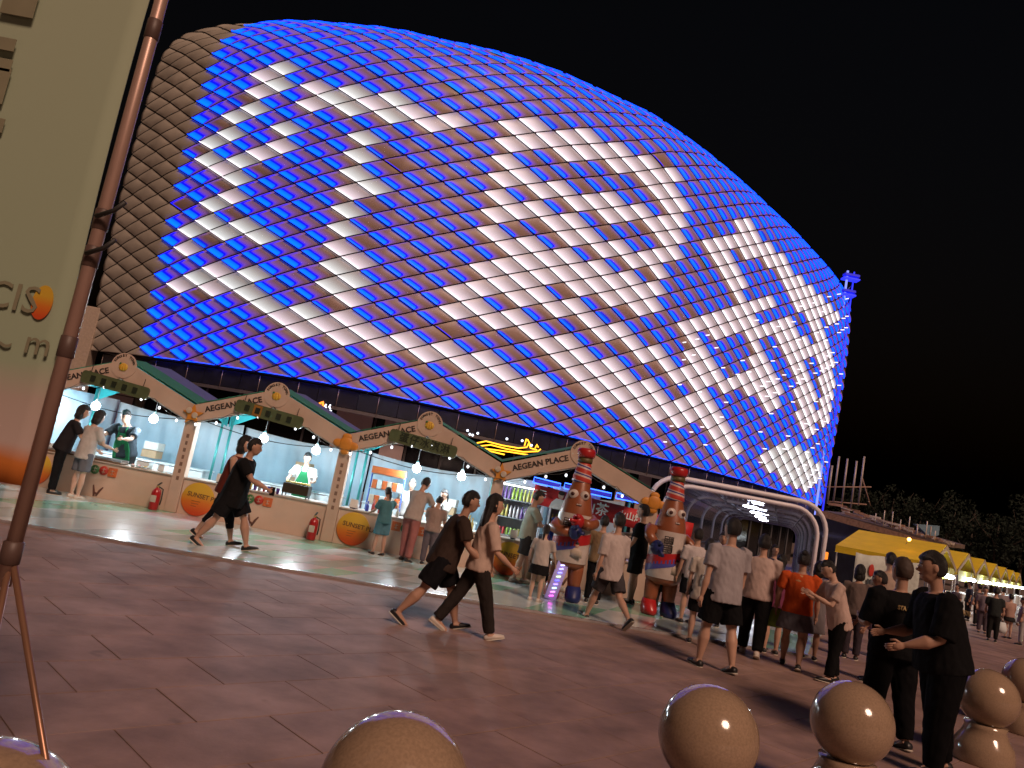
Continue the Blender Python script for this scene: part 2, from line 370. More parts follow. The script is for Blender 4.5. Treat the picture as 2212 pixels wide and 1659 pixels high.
def strip(u, v, half=False, hook=0., white=False, amp=1.):
    mb = MB()
    def seg(a0, a1, b0, b1, h, mi, n=3):
        vs = []; L = []
        for i in range(n+1):
            a = a0+(a1-a0)*i/n
            for b, hh in ((b0, .0), (b0, h), (b1, h*.9), (b1, .0)):
                if half: uu, vv = u-.5+a, v+b*.5
                else: uu, vv = u-.5+.5*a+.5*b, v-.5*a+.5*b
                vs.append(surf(uu, vv, hh+.03)-O)
        fs = [(i*4+k, i*4+k+1, i*4+k+5, i*4+k+4) for i in range(n) for k in range(3)]+[(0,1,2,3), (n*4+3,n*4+2,n*4+1,n*4)]
        mb.add(vs, fs, mi)
    if white: seg(.08, .92, .02, .07, .12, 0); return mb
    seg(.11, .89, .03, .085, .10, 0); return mb
tiles = []
for c2 in range(0, 61):
    for r2 in range(0, 50):
        if (c2+r2) % 2: continue
        u, v = c2/2, r2/2
        if u < .0 or u > 29.6: continue
        p = surf(u, v); e = prj(p); p1 = prj(surf(min(30, u+.5), v)); p2 = prj(surf(max(0, u-.5), v)); p3 = prj(surf(u, v+.5)); p4 = prj(surf(u, max(0, v-.5)))
        area = abs((p1[0]-p2[0])*(p3[1]-p4[1])-(p1[1]-p2[1])*(p3[0]-p4[0]))/2
        if e[0] < 215 or e[1] > 1100: area *= .2
        if p3[1] > p4[1]: area = 0
        k_ = 'grey' if u < 2.4 else 'blue'
        l = lit(*e)
        if k_ == 'blue' and l > 0 and v > .9: k_ = 'white'
        elif k_ == 'blue' and l > -5: k_ = 'dim'
        tiles.append((area, u, v, k_, r2 == 0))
tiles.sort(reverse=True)
big = {}
for n_, (area, u, v, k_, half) in enumerate(tiles):
    if v > NV+2: continue
    wm_ = whiteA if (u > 8 or random.random() < .4) else whiteB
    if u > 23 and v < 4: wm_ = whiteB
    pm = greyM if k_ == 'grey' else (wm_ if k_ == 'white' else panelM)
    hook = max(0., min(1., (9-u)/7)) + max(0, min(.8, (v-17)/5))
    wd = None
    if k_ in ('blue', 'dim'):
        wd = (.29+.26*max(0., min(1., (9-u)/7))+.10*max(0, min(1, (u-14)/8))+.06*max(0, min(1, (v-12)/6)))*random.uniform(.93, 1.07)
        if half: wd, hook = .36, 0
        if k_ == 'dim' and random.random() < .6: wd *= .55; hook *= .5
        if random.random() < .012: wd = .05
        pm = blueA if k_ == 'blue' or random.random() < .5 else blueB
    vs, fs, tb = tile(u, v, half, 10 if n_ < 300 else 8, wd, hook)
    st = None
    if k_ in ('blue', 'dim') and wd > .1: st = strip(u, v, half)
    elif k_ == 'white': st = strip(u, v, half, white=True)
    if k_ == 'blue' and random.random() < .012: st = None
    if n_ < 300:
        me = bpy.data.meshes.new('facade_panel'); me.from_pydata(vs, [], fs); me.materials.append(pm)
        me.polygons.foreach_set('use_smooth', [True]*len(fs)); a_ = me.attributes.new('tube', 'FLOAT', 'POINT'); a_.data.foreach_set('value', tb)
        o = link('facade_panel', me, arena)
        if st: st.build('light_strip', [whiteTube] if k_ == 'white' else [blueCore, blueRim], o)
    else:
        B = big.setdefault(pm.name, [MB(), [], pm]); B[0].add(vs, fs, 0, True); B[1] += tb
        if st:
            B = big.setdefault('s'+('w' if k_ == 'white' else 'b'), [MB(), None, [whiteTube] if k_ == 'white' else [blueCore, blueRim]])
            kq = len(B[0].v); B[0].v += st.v; B[0].f += [tuple(i+kq for i in f) for f in st.f]; B[0].m += st.m; B[0].sm += st.sm
# bright catwalk glints on the far right part of the facade
rg_ = random.Random(5)
for c2 in range(33, 60):
    for r2 in range(2, 36):
        if (c2*3+r2*2) % 5 < 2 and rg_.random() < .34:
            u, v = c2/2+rg_.uniform(-.1,.1), r2/2; e = prj(surf(u, v))
            if e[1] < 600+.35*(1800-e[0]) or lit(*e) < -22 or u > 28.5: continue
            a, b = surf(u, v, .10)-O, surf(u-.02, v, .40)-O
            B = big.setdefault('sw', [MB(), None, [whiteTube]]); B[0].tube([a, b], .035, 4)
# everything past the 300 largest: one part of panels and one of light strips
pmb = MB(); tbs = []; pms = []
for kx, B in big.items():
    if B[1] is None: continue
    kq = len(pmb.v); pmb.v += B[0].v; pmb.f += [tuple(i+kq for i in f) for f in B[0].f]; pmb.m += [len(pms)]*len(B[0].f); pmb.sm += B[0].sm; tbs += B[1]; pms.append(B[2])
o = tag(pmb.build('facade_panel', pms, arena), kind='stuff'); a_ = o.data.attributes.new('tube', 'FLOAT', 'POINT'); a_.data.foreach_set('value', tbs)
smb = MB(); sms = [blueCore, blueRim, whiteTube]
for kx, off in (('sb', 0), ('sw', 2)):
    B = big.get(kx)
    if B:
        kq = len(smb.v); smb.v += B[0].v; smb.f += [tuple(i+kq for i in f) for f in B[0].f]; smb.m += [i+off for i in B[0].m]; smb.sm += B[0].sm
tag(smb.build('light_strip', sms, arena), kind='stuff')
# dark shell behind the panels, roof deck
mb = MB(); us = np.linspace(0, 30, 61); vv = np.linspace(0, 25, 34); vs = [surf(u, v, -.06)-O for u in us for v in vv]; nv_ = len(vv)
mb.add(vs, [(i*nv_+j, (i+1)*nv_+j, (i+1)*nv_+j+1, i*nv_+j+1) for i in range(60) for j in range(nv_-1)], 0, True)
top = [vs[i*nv_+nv_-1] for i in range(61)]; mb.add(top+[(45, 60, 24), (-40, 60, 24)], [tuple(range(63))])
mb.add([vs[60*nv_+j] for j in range(nv_)]+[(45, 60, z) for z in np.linspace(24, 0, 6)], [tuple(range(nv_+6))])
mb.add([vs[j] for j in range(nv_)]+[(-40, 60, z) for z in np.linspace(24, 0, 6)], [tuple(range(nv_+6))[::-1]])
mb.build('facade_shell', shellM, arena)
# soffit band of dark panels under the facade + hanger rods + ground-floor wall
navy = mat('fascia_navy', (.018,.02,.04), .35, var=.3, scale=2); rodM = mat('hanger_steel', (.35,.28,.26), .4, metal=.6)
blackg = mat('storefront_glass', (.006,.006,.008), .12, var=.4, scale=.4); pinkp = mat('pier_pale_pink', (.42,.33,.33), .6, var=.1, scale=1.5, bump=.1)
rail = MB(); rail2 = MB()
def pl(u, off): 
    p = surf(u, 0); i = (np.interp(u, idx, nor[:, 0]), np.interp(u, idx, nor[:, 1])); return Vector((p.x+i[0]*off, p.y+i[1]*off, 0))-O
for k in range(0, 58):
    u = .6+k*.5; a, b = pl(u, -.15), pl(u+.5, -.15); c, d = pl(u, -1.3), pl(u+.5, -1.3)
    e = (b-a).normalized()*.012
    MB().prism([a+e+Vector((0,0,4.0)), b-e+Vector((0,0,4.0)), b-e+Vector((0,0,4.86)), a+e+Vector((0,0,4.86))], (0, .06, 0)).build('fascia_panel', navy, arena)
    if k % 2 == 0: MB().tube([a+Vector((0,-.07,4.86)), a+Vector((0,-.02,3.9))], .022, 6).build('hanger_rod', rodM, arena)
    rail.prism([a+Vector((0,0,3.80)), b+Vector((0,0,3.80)), b+Vector((0,0,3.97)), a+Vector((0,0,3.97))], (0, .05, 0))
    rail2.prism([a+Vector((0,0,4.95)), b+Vector((0,0,4.95)), d+Vector((0,0,4.95)), c+Vector((0,0,4.95))], (0, 0, .04))
rail.build('soffit_rail', mat('rail_grey', (.12,.11,.12), .5), arena); rail2.build('soffit', navy, arena)
for k in range(0, 29):
    u = .6+k; a, b = pl(u, -1.8), pl(u+1, -1.8)
    MB().prism([a, b, b+Vector((0,0,4.9)), a+Vector((0,0,4.9))], (0, .08, 0)).build('glass_bay', blackg, arena)
    MB().box((-.05,-.12,0), (.05,.0,4.9)).build('mullion', mat('mullion_grey', (.08,.075,.08), .4), arena, loc=a)
for u, w in ((.9,2.2),(8.0,1.9),(9.2,1.2),(16.3,.7),(17.3,.8),(19.2,.6),(21.5,.5)):
    a = pl(u, -1.55)
    for zz in range(3): MB().box((-w/2,-.1,zz*1.35+.02), (w/2,.12,zz*1.35+1.32), bev=.02).build('pier_panel', pinkp, arena, loc=a)
# beige pier at the left end of the facade
a = aty(185, 700, 46.6)
MB().box((-1.1,-.5,0), (.9,.5,7.6), bev=.05).build('end_pier', mat('pier_beige', (.42,.34,.27), .6, bump=.2), arena, loc=(a.x, a.y-45, 0))
# illuminated signs on the ground floor
yell = emi('led_outline_amber', (1,.42,.02), 3.2); orng = emi('neon_orange', (1,.22,.02), 3.); wled = emi('neon_white', (.8,.85,1), 3.)
def at_led(pts, Y, r=.035): return [aty(x, y, Y)-O for x, y in pts]
led = MB()
Y = 37.2
for pts in ([(1030,957),(1050,953),(1085,962),(1120,968),(1138,966),(1142,958)], [(1032,964),(1060,961),(1095,970),(1130,976),(1162,975),(1168,970)],
            [(1142,958),(1146,968),(1160,972)], [(1133,963),(1137,948),(1140,950),(1147,964)], [(1040,968),(1100,976),(1150,984)], [(1156,968),(1160,960),(1163,967)], [(1048,972),(1090,982)]):
    led.tube(at_led(pts, Y), .035, 6)
led.build('roof_outline_lights', yell, arena)
led = MB()
for pts in ([(690,872),(697,868),(699,884),(701,898)], [(690,872),(686,884)], [(692,882),(692,892)]): led.tube(at_led(pts, 36.5), .06, 6)
led.build('neon_letter', orng, arena)
led = MB()
for pts in ([(705,873),(702,877),(705,881)], [(714,874),(711,879),(714,883)], [(706,886),(708,890)], [(712,886),(716,888)]): led.tube(at_led(pts, 36.5), .035, 6)
led.build('neon_mark', wled, arena)
led = MB()
for x, y in ((1015,938),(1021,940),(1032,936),(1010,930),(1095,948),(1128,952),(1148,962)): led.ball(aty(x, y, 37.)-O, .06, 6)
tag(led.build('spot_lamp', wled, arena), kind='stuff')

# ---- blue lit lattice mast at the far edge of the facade
b0 = atz(1766, 1100, 5.); Yb = 62.
base = aty(1770, 1085, Yb); mast = thing('led_mast', 'tall thin lattice mast glowing blue at the right edge of the arena', 'mast', (base.x-.2, Yb, 0))
bm = emi('mast_blue', (.02,.03,1.), 1.6); bd = mat('mast_steel', (.12,.12,.3), .4, metal=.5)
lx = .0; H1 = 23.0
mb = MB(); mb.tube([(0,0,3),(0,0,H1+1.6)], .09, 6); mb.build('light_tube', emi('mast_pale', (.25,.3,1.), 1.3), mast)
mb = MB(); mb.tube([(.55,0,3),(.55,0,H1+1.6)], .06, 6); mb.build('light_tube', bm, mast)
mb = MB()
for k in range(26): mb.tube([(0 if k % 2 else .55,.1,3.2+k*.78), (.55 if k % 2 else 0,.1,3.98+k*.78)], .03, 5)
mb.build('lattice_brace', bd, mast)
for zz, w in ((H1-.6,1.0),(H1+.8,1.2)):
    MB().box((-.4,-.4,zz), (w*.8,.3,zz+.16), bev=.03).build('platform', bm, mast)
    MB().box((-.3,-.3,zz+.3), (w*.8,.25,zz+.55), bev=.05).build('floodlight', mat('mast_head_blue', (.05,.05,.5), .5, emit=.35, ecol=(.01,.02,1)), mast)

# ================================================================== PEOPLE
SKINS = [mat('skin_%d' % i, c, .5, var=.08, scale=9, spec=.35) for i, c in enumerate([(.50,.30,.215), (.43,.25,.175), (.56,.36,.27)])]
HAIR = mat('hair_black', (.010,.008,.008), .45, var=.4, scale=60, bump=.5, bscale=220, stretch=(6,6,.6)); HAIRG = mat('hair_grey', (.10,.095,.09), .6, var=.3, scale=40)
SHOEW = mat('shoe_white', (.62,.56,.50), .6); SHOEB = mat('shoe_black', (.015,.015,.017), .45); SOLE = mat('sole_pale', (.55,.50,.42), .7)
EYEW = mat('eye_white', (.30,.26,.24), .3); EYEB = mat('eye_dark', (.02,.012,.01), .2); LIP = mat('lip', (.34,.13,.11), .5)
def rotx(v, a): c, s = math.cos(a), math.sin(a); return Vector((v.x, v.y*c-v.z*s, v.y*s+v.z*c))
def person(pos, h, face, label, top, low, lowkind='pants', lowcol=None, topkind='tee', topcol=(.5,.5,.5), hair='short', legs=((0,0),(0,0)), arms=((5,8,12),(5,8,12)),
           lean=0., headp=0., heady=0., shoes='sneaker', shoecol=None, build=1., vox=None, skin=None, group=None, apron=None, stance=.0, name='person', hairmat=None, hemz=.47, legcut=None, extra=None):
    """forward is +Y in local space; legs = (hip flexion, knee flexion) L,R; arms = (flexion, abduction, elbow) L,R"""
    build *= 1.08; pos = Vector(pos); dist = math.hypot(pos.x, pos.y); vox = vox or max(.010, dist*.00115)
    root = thing(name, label, 'person', pos, face, group)
    sk_ = skin or random.choice(SKINS); X = Vector((1, 0, 0)); L = rad(lean)
    T = lambda a: Vector((0, math.sin(a), math.cos(a)))
    hip = Vector((0, 0, .505*h))
    # legs
    lg = []
    for sgn, (hf, kf) in zip((-1, 1), legs):
        hj = hip+X*(sgn*.050*h*build); a = rad(hf); kd = Vector((sgn*(.015+stance), math.sin(a), -math.cos(a))).normalized(); kn = hj+kd*.235*h
        b = rad(hf-kf); sd = Vector((sgn*.005, math.sin(b), -math.cos(b))).normalized(); an = kn+sd*.222*h
        lg.append((hj, kn, an, b))
    zmin = min(l[2].z-(.045*h if abs(l[3]) < .5 else .06*h) for l in lg); shift = Vector((0, 0, -zmin)); hip = hip+shift
    lg = [(a+shift, b+shift, c+shift, d) for a, b, c, d in lg]
    t = T(L); fw = Vector((0, math.cos(L), -math.sin(L)))
    P = lambda s, o=0.: hip+t*(s*h)+fw*(o*h)
    chest_t = T(L*1.15); sh = P(.295)                      # shoulder line centre
    nt_ = T(L*.75+rad(headp)*.4); neck = P(.315); hb = neck+nt_*.055*h
    ht = T(L*.35+rad(headp)); hf_ = Vector((0, math.cos(L*.35+rad(headp)), -math.sin(L*.35+rad(headp))))
    hc = hb+ht*.062*h+hf_*.012*h
    Rh = Matrix((X, hf_, ht)).transposed() @ Matrix.Rotation(rad(heady), 3, 'Z')
    ar = []
    for sgn, (af, ab, el) in zip((-1, 1), arms):
        sj = sh+X*(sgn*.108*h*build)-t*.012*h; a = rad(af)+L*.25; ud = Vector((sgn*math.sin(rad(ab)), math.sin(a)*math.cos(rad(ab)), -math.cos(a)*math.cos(rad(ab))))
        ej = sj+ud*.172*h; e = a+rad(el); fd = Vector((sgn*math.sin(rad(ab))*.4-sgn*.50*min(1, el/90)**2, math.sin(e), -math.cos(e))).normalized(); wj = ej+fd*.148*h
        ar.append((sj, ej, wj, fd, sgn))
    # ---- body: one continuous surface
    mb = MB(); bw = build
    tor = [(-.035,.070,.060),(.0,.086,.066),(.05,.084,.062),(.10,.074,.056),(.16,.080,.060),(.22,.090,.062),(.265,.092,.056),(.295,.078,.045),(.315,.042,.036)]
    mb.rings([(P(s), X*(w*h*bw), fw*(d_*h*bw)) for s, w, d_ in tor], 18)
    mb.tube([neck-nt_*.02*h, hb, hb+nt_*.02*h], [.034*h, .031*h, .032*h], 12)
    mb.ball(hc, (.047*h, .056*h, .066*h), 18, m=Rh)
    mb.ball(hc+Rh @ Vector((0, .018*h, -.036*h)), (.034*h, .036*h, .036*h), 14, m=Rh)        # jaw
    mb.tube([hc+Rh @ Vector((0, .050*h, .006*h)), hc+Rh @ Vector((0, .066*h, -.016*h))], [.006*h, .0115*h], 8)  # nose
    for s_ in (-1, 1): mb.ball(hc+Rh @ Vector((s_*.049*h, -.004*h, -.004*h)), (.007*h, .012*h, .019*h), 8, m=Rh)
    for sj, ej, wj, fd, sg in ar:
        mb.tube([sj-X*(sg*.02*h), sj, (sj+ej)/2, ej, (ej*.6+wj*.4), wj], [.030*h*bw, .031*h*bw, .027*h*bw, .021*h, .022*h*bw, .0135*h], 12)
        mb.ball(wj+fd*.026*h, (.0125*h, .020*h, .030*h), 10, m=Matrix(basis(fd)).transposed())
    for hj, kn, an, b in lg:
        mb.tube([hj+Vector((0,0,.04*h)), hj, (hj+kn)/2, kn, (kn*.68+an*.32), an], [.050*h*bw, .052*h*bw, .043*h*bw, .030*h, .033*h*bw, .0185*h], 14)
        fd = Vector((0, math.cos(b), math.sin(b)*.9)); fd.normalize()
        mb.tube([an-fd*.015*h+Vector((0,0,-.008*h)), an+fd*.03*h+Vector((0,0,-.022*h)), an+fd*.095*h+Vector((0,0,-.034*h))], [.021*h, .021*h, .012*h], 10, sx=1.2)
    body = remesh(mb, vox, 2)
    me = bpy.data.meshes.new('body')
    # fingers: five unequal, bent
    fm = MB()
    for sj, ej, wj, fd, sg in ar:
        x, y, z = basis(fd); palm = wj+fd*.045*h; inn = Vector((-sg, 0, 0)); side = fd.cross(inn).normalized()
        fr_ = side if side.y > 0 else -side
        for k, (off, ln) in enumerate(((-1.5,.030),(-.5,.038),(.5,.041),(1.5,.036))):
            p0 = palm+fr_*(off*.0088*h); p1 = p0+fd*ln*h*.5+inn*.002*h; p2 = p1+(fd*.8+inn*.6)*ln*h*.5
            fm.tube([p0-fd*.01*h, p1, p2], [.0052*h, .0048*h, .0038*h], 6)
        p0 = wj+fd*.02*h+fr_*.014*h; fm.tube([p0, p0+fr_*.014*h+fd*.014*h, p0+fr_*.017*h+fd*.034*h+inn*.006*h], [.0065*h, .006*h, .0045*h], 6)
    nb = len(body.vertices); vsl = [v.co[:] for v in body.vertices]+fm.v; fsl = [tuple(p.vertices) for p in body.polygons]+[tuple(i+nb for i in f) for f in fm.f]
    me.from_pydata(vsl, [], fsl); me.materials.append(sk_); me.polygons.foreach_set('use_smooth', [True]*len(fsl)); me.update()
    bpy.data.meshes.remove(body); link('body', me, root)
    for s_ in (-1, 1):
        e = MB(); e.ball(hc+Rh @ Vector((s_*.020*h, .0505*h, .006*h)), (.0075*h, .0035*h, .0036*h), 8, 0, Rh); e.ball(hc+Rh @ Vector((s_*.020*h, .0528*h, .006*h)), (.0040*h, .0028*h, .0034*h), 8, 1, Rh)
        e.build('eye', [EYEW, EYEB], root)
        MB().tube([hc+Rh @ Vector((s_*.011*h, .055*h, .019*h)), hc+Rh @ Vector((s_*.030*h, .049*h, .019*h))], .0026*h, 5).build('eyebrow', HAIR, root)
    MB().ball(hc+Rh @ Vector((0, .0535*h, -.031*h)), (.013*h, .004*h, .0045*h), 8, 0, Rh).build('mouth', LIP, root)
    # ---- hair
    hm = hairmat or HAIR; hb_ = MB(); n1, n2 = 40, 24; vs = []; up = .0
    big_ = {'short': 1.10, 'bald': 1.02, 'long': 1.12, 'bun': 1.10, 'bob': 1.16, 'tail': 1.10, 'crop': 1.05}[hair]
    for i in range(n2+1):
        th = math.pi*i/n2
        for k in range(n1):
            ph = 2*math.pi*k/n1; d_ = Vector((math.sin(th)*math.cos(ph), math.sin(th)*math.sin(ph), math.cos(th)))
            s_ = big_; low_ = (-.62 if d_.y < -.1 else -.30) if hair in ('short', 'crop', 'tail', 'bun', 'bald') else -.75
            if d_.y > .25 and d_.z < .50: s_ = .80
            if d_.z < low_: s_ = .78
            if abs(d_.x) > .75 and d_.y > -.1 and d_.z < .15 and hair in ('short', 'crop', 'tail', 'bun'): s_ = .86
            s_ *= 1+.05*mnoise.noise(d_*5+pos)+(.045*mnoise.noise(Vector((d_.x*22, d_.y*22, d_.z*5))+pos) if s_ > .9 else 0)
            vs.append(hc+Rh @ Vector((d_.x*.049*h*s_, (d_.y*.060-.004)*h*s_, (d_.z*.069+.004)*h*s_)))
    hb_.add(vs, [(i*n1+k, (i+1)*n1+k, (i+1)*n1+(k+1)%n1, i*n1+(k+1)%n1) for i in range(n2) for k in range(n1)], 0, True)
    bk = hc+Rh @ Vector((0, -.045*h, -.01*h))
    if hair == 'long':
        rg = []
        for i in range(9):
            q = i/8; w = (.050+.02*math.sin(q*2.6))*(1-.35*q**3); c = hc+Rh @ Vector((0, (-.026-.030*min(1, q*2.2))*h, (.02-.30*q)*h)); rg.append((c, X*(w*h), Rh @ Vector((0, (.034-.012*q)*h, 0))))
        hb_.rings(rg, 16)
    if hair == 'bob': hb_.rings([(hc+Rh @ Vector((0,-.018*h, z*h)), X*(.056*h*w), Rh @ Vector((0,.045*h*w,0))) for z, w in ((.0,.95),(-.04,1.04),(-.075,1.0),(-.095,.7))], 16)
    if hair == 'bun': hb_.ball(hc+Rh @ Vector((0,-.045*h,.062*h)), (.030*h,.030*h,.028*h), 12)
    if hair == 'tail': hb_.tube([bk+Vector((0,0,.02*h)), bk+Rh @ Vector((0,-.025*h,.0)), bk+Rh @ Vector((0,-.03*h,-.06*h)), bk+Rh @ Vector((0,-.015*h,-.13*h))], [.014*h,.020*h,.018*h,.004*h], 8)
    hb_.build('hair', hm, root)
    # ---- clothes
    seed = pos*3.1
    def fold(p): return .010*mnoise.noise(Vector((p.x*9, p.y*9, p.z*3.2))+seed)+.006*mnoise.noise(Vector((p.x*24+p.z*9, p.y*24, p.z*13))+seed)
    g = 1.10; mb = MB()
    hem = hemz-.505
    prof = [(hem,.108,.088),(hem+.03,.109,.088),(.03,.105,.083),(.09,.100,.079),(.15,.098,.076),(.215,.100,.072),(.265,.103,.064),(.298,.086,.052),(.313,.052,.042)]
    if topkind == 'dress': prof[0] = (hem,.125,.105); prof[1] = (hem+.06,.115,.095)
    mb.rings([(P(s), X*(w*h*bw), fw*(d_*h*bw)) for s, w, d_ in prof], 20)
    sl = {'tee': .72, 'dress': .55, 'vest': .0, 'long': 1.0, 'half': .95}[topkind]
    for sj, ej, wj, fd, sg in ar:
        if sl <= 0: continue
        r_ = .039*h*bw
        if topkind == 'long': mb.tube([sj-X*(sg*.03*h), sj, (sj+ej)/2, ej, ej+(wj-ej)*.5, ej+(wj-ej)*.95], [r_*.95, r_, r_*.88, r_*.74, r_*.68, r_*.55], 12)
        else: mb.tube([sj-X*(sg*.03*h), sj, sj+(ej-sj)*sl*.6, sj+(ej-sj)*sl], [r_*.95, r_, r_*.98, r_*1.0], 12)
    cm = remesh(mb, vox, 2, fold); cm.materials.clear(); cm.materials.append(cloth('cloth_%s_%s' % (top, '%02x%02x%02x' % tuple(int(q*255) for q in topcol)), topcol)); link(top, cm, root)
    mb = MB(); cut = {'pants': .97, 'shorts': .84, 'capri': .55, 'skirt': 0, 'none': 0}[lowkind]
    if lowkind in ('pants', 'shorts', 'capri'):
        mb.rings([(P(s), X*(w*h*bw), fw*(d_*h*bw)) for s, w, d_ in ((-.045,.078,.066),(-.01,.093,.073),(.04,.090,.069),(.085,.084,.066),(.125,.082,.064))], 18)
        for hj, kn, an, b in lg:
            if lowkind == 'shorts': e = hj+(kn-hj)*cut; mb.tube([hj+Vector((0,0,.03*h)), hj, (hj+e)/2, e], [.052*h*bw, .060*h*bw, .060*h*bw, .060*h*bw], 14)
            else:
                e = kn+(an-kn)*cut; w = .040 if lowkind == 'pants' else .036
                mb.tube([hj+Vector((0,0,.03*h)), hj, (hj+kn)/2, kn, (kn+e)/2, e], [.052*h*bw, .058*h*bw, .052*h*bw, .044*h*bw, w*h*bw, w*h], 14)
    elif lowkind == 'skirt':
        l_ = legcut or .20
        mb.rings([(P(.06), X*(.080*h*bw), fw*(.064*h*bw)), (P(.0), X*(.100*h*bw), fw*(.080*h*bw))]+[(hip+Vector((0,0,-q*l_*h)), X*((.104+.03*q)*h*bw), Vector((0,1,0))*((.084+.035*q)*h*bw)) for q in (.3,.6,1)], 20)
    if lowkind != 'none':
        cm = remesh(mb, vox, 2, fold); cm.materials.clear(); cm.materials.append(cloth('cloth_%s_%s' % (low, '%02x%02x%02x' % tuple(int(q*255) for q in lowcol)), lowcol)); link(low, cm, root)
    # ---- shoes
    for hj, kn, an, b in lg:
        fd = Vector((0, math.cos(b), math.sin(b)*.9)).normalized(); dn = Vector((0, math.sin(b)*.9, -math.cos(b))).normalized()
        s = MB(); c0 = an+dn*.028*h
        s.rings([(c0+fd*(q*h)+dn*(dz*h), X*(w*h), dn*(hh*h)) for q, w, hh, dz in ((-.040,.010,.008,0),(-.034,.021,.020,-.004),(.0,.024,.026,-.008),(.045,.026,.020,-.001),(.085,.025,.014,.004),(.104,.012,.008,.006))], 12, 0)
        s.rings([(c0+fd*(q*h)+dn*.016*h, X*(w*h), dn*.005*h) for q, w in ((-.043,.010),(-.034,.023),(.0,.025),(.045,.028),(.09,.026),(.108,.012))], 12, 1)
        s.build('shoe', [shoecol or SHOEB, SOLE if shoes == 'sneaker' else SHOEB], root)
    if apron:
        mb = MB(); mb.rings([(P(s, .0)+fw*(o_*h), X*(w*h*bw), fw*.010*h) for s, w, o_ in ((-.13,.085,.082),(-.03,.090,.086),(.06,.086,.080),(.13,.075,.078),(.20,.052,.080),(.25,.040,.074))], 14)
        mb.build('apron', cloth('cloth_apron_%s' % apron[0], apron[1]), root)
        for s_ in (-1, 1): MB().tube([P(.245,.076)+X*(s_*.035*h), P(.30,.058)+X*(s_*.045*h), P(.322,.0)+X*(s_*.035*h)], .006*h, 6).build('apron_strap', cloth('cloth_apron_%s' % apron[0], apron[1]), root)
    root['arms'] = 0; del root['arms']
    return dict(root=root, ar=ar, P=P, fw=fw, h=h, hc=hc, t=t, X=X, lg=lg, Rh=Rh)
def pp(fx, fy, hy):
    """floor point and height for someone whose feet and crown show at these image points"""
    g = atz(fx, fy, 0.02)
    if g.x < 3.1 and 13.7 < g.y < 15.6: g = Vector((g.x*13.7/g.y, 13.7, 0))   # customers stand in front of the counters
    lo, hi = .5, 2.4
    for _ in range(30):
        m_ = (lo+hi)/2
        if prj((g.x, g.y, m_))[1] > hy: lo = m_
        else: hi = m_
    return Vector((g.x, g.y, 0.0)), lo
def onfloor(p):   # deck is 35 mm above the paving
    z = .035 if (p.y > edge(p.x) and p.x < 4.4 and p.y < 14.9) else .0
    return Vector((p.x, p.y, z))
PE = {}
def who(key, fx, fy, hy, face, label, hs=1., **k):
    p, h = pp(fx, fy, hy); PE[key] = person(onfloor(p), h*hs, rad(face), label, **k); return PE[key]
R_ = -90; Lf = 90
who('walk_black', 478, 1186, 940, R_+4, 'person in a long black tee striding right past the first stall post', top='tee_shirt', topcol=(.012,.012,.013), low='shorts', lowcol=(.012,.012,.014), lowkind='shorts',
    legs=((30,14),(-22,10)), arms=((-10,8,12),(38,6,30)), lean=9, headp=8, hemz=.40, build=1.18, skin=SKINS[1])
who('walk_red', 462, 1172, 938, R_, 'person in a dark red top and black capris walking behind the one in black', top='top', topcol=(.13,.030,.022), low='trousers', lowcol=(.012,.012,.014), lowkind='capri',
    legs=((-20,12),(24,8)), arms=((0,6,10),(10,6,12)), lean=8, headp=6, hair='bob', topkind='vest', hemz=.46)
q = who('mid_man', 930, 1350, 1042, R_+8, 'man in a dark brown tee and black shorts leaning forward as he walks', top='tee_shirt', topcol=(.050,.034,.028), low='shorts', lowcol=(.010,.010,.012), lowkind='shorts',
    legs=((26,8),(-26,12)), arms=((-12,8,14),(18,8,34)), lean=15, headp=4, build=1.2, skin=SKINS[1], hemz=.44, shoecol=SHOEB)
for hj, kn, an, b in q['lg'][1:]: MB().tube([hj+Vector((.085,.0,.02)), (hj+kn)/2+Vector((.095,0,0)), hj+(kn-hj)*.82+Vector((.094,0,0))], .008, 6).build('side_stripe', mat('stripe_pale', (.45,.35,.28), .7), q['root'])
who('mid_woman', 1008, 1368, 1062, R_+14, 'woman with very long black hair in a pale pink top and dark trousers', top='blouse', topcol=(.56,.42,.35), low='trousers', lowcol=(.030,.024,.022), lowkind='pants',
    legs=((-24,8),(20,4)), arms=((6,12,22),(16,10,40)), lean=3, hair='long', topkind='half', shoecol=SHOEW, build=1.0)
who('child_teal', 815, 1192, 1058, 40, 'child in a teal top and shorts facing the third counter', top='top', topcol=(.07,.18,.21), low='shorts', lowcol=(.08,.19,.24), lowkind='shorts', hair='tail', legs=((4,0),(-4,4)), arms=((30,6,40),(40,6,40)), headp=18, vox=.016)
who('pink_pants', 872, 1214, 1040, -28, 'person in a beige tee and dusty pink trousers bending over the third counter', top='tee_shirt', topcol=(.42,.36,.33), low='trousers', lowcol=(.33,.13,.12), lowkind='pants', legs=((4,0),(-2,4)), arms=((30,6,40),(35,8,50)), lean=14, headp=26, hs=1.06)
who('grey_pants', 918, 1222, 1075, -10, 'person in grey wide trousers half hidden behind the man in brown', top='shirt', topcol=(.30,.22,.19), low='trousers', lowcol=(.13,.11,.13), lowkind='pants', arms=((20,6,40),(20,6,30)), lean=10, headp=20)
who('greentee', 1122, 1250, 1062, -80, 'man in a pale green tee and dark shorts checking a phone by the drinks fridge', top='tee_shirt', topcol=(.45,.48,.40), low='shorts', lowcol=(.05,.05,.055), lowkind='shorts', legs=((10,6),(-8,4)), arms=((26,6,60),(30,6,62)), headp=18, lean=2, shoecol=SHOEW)
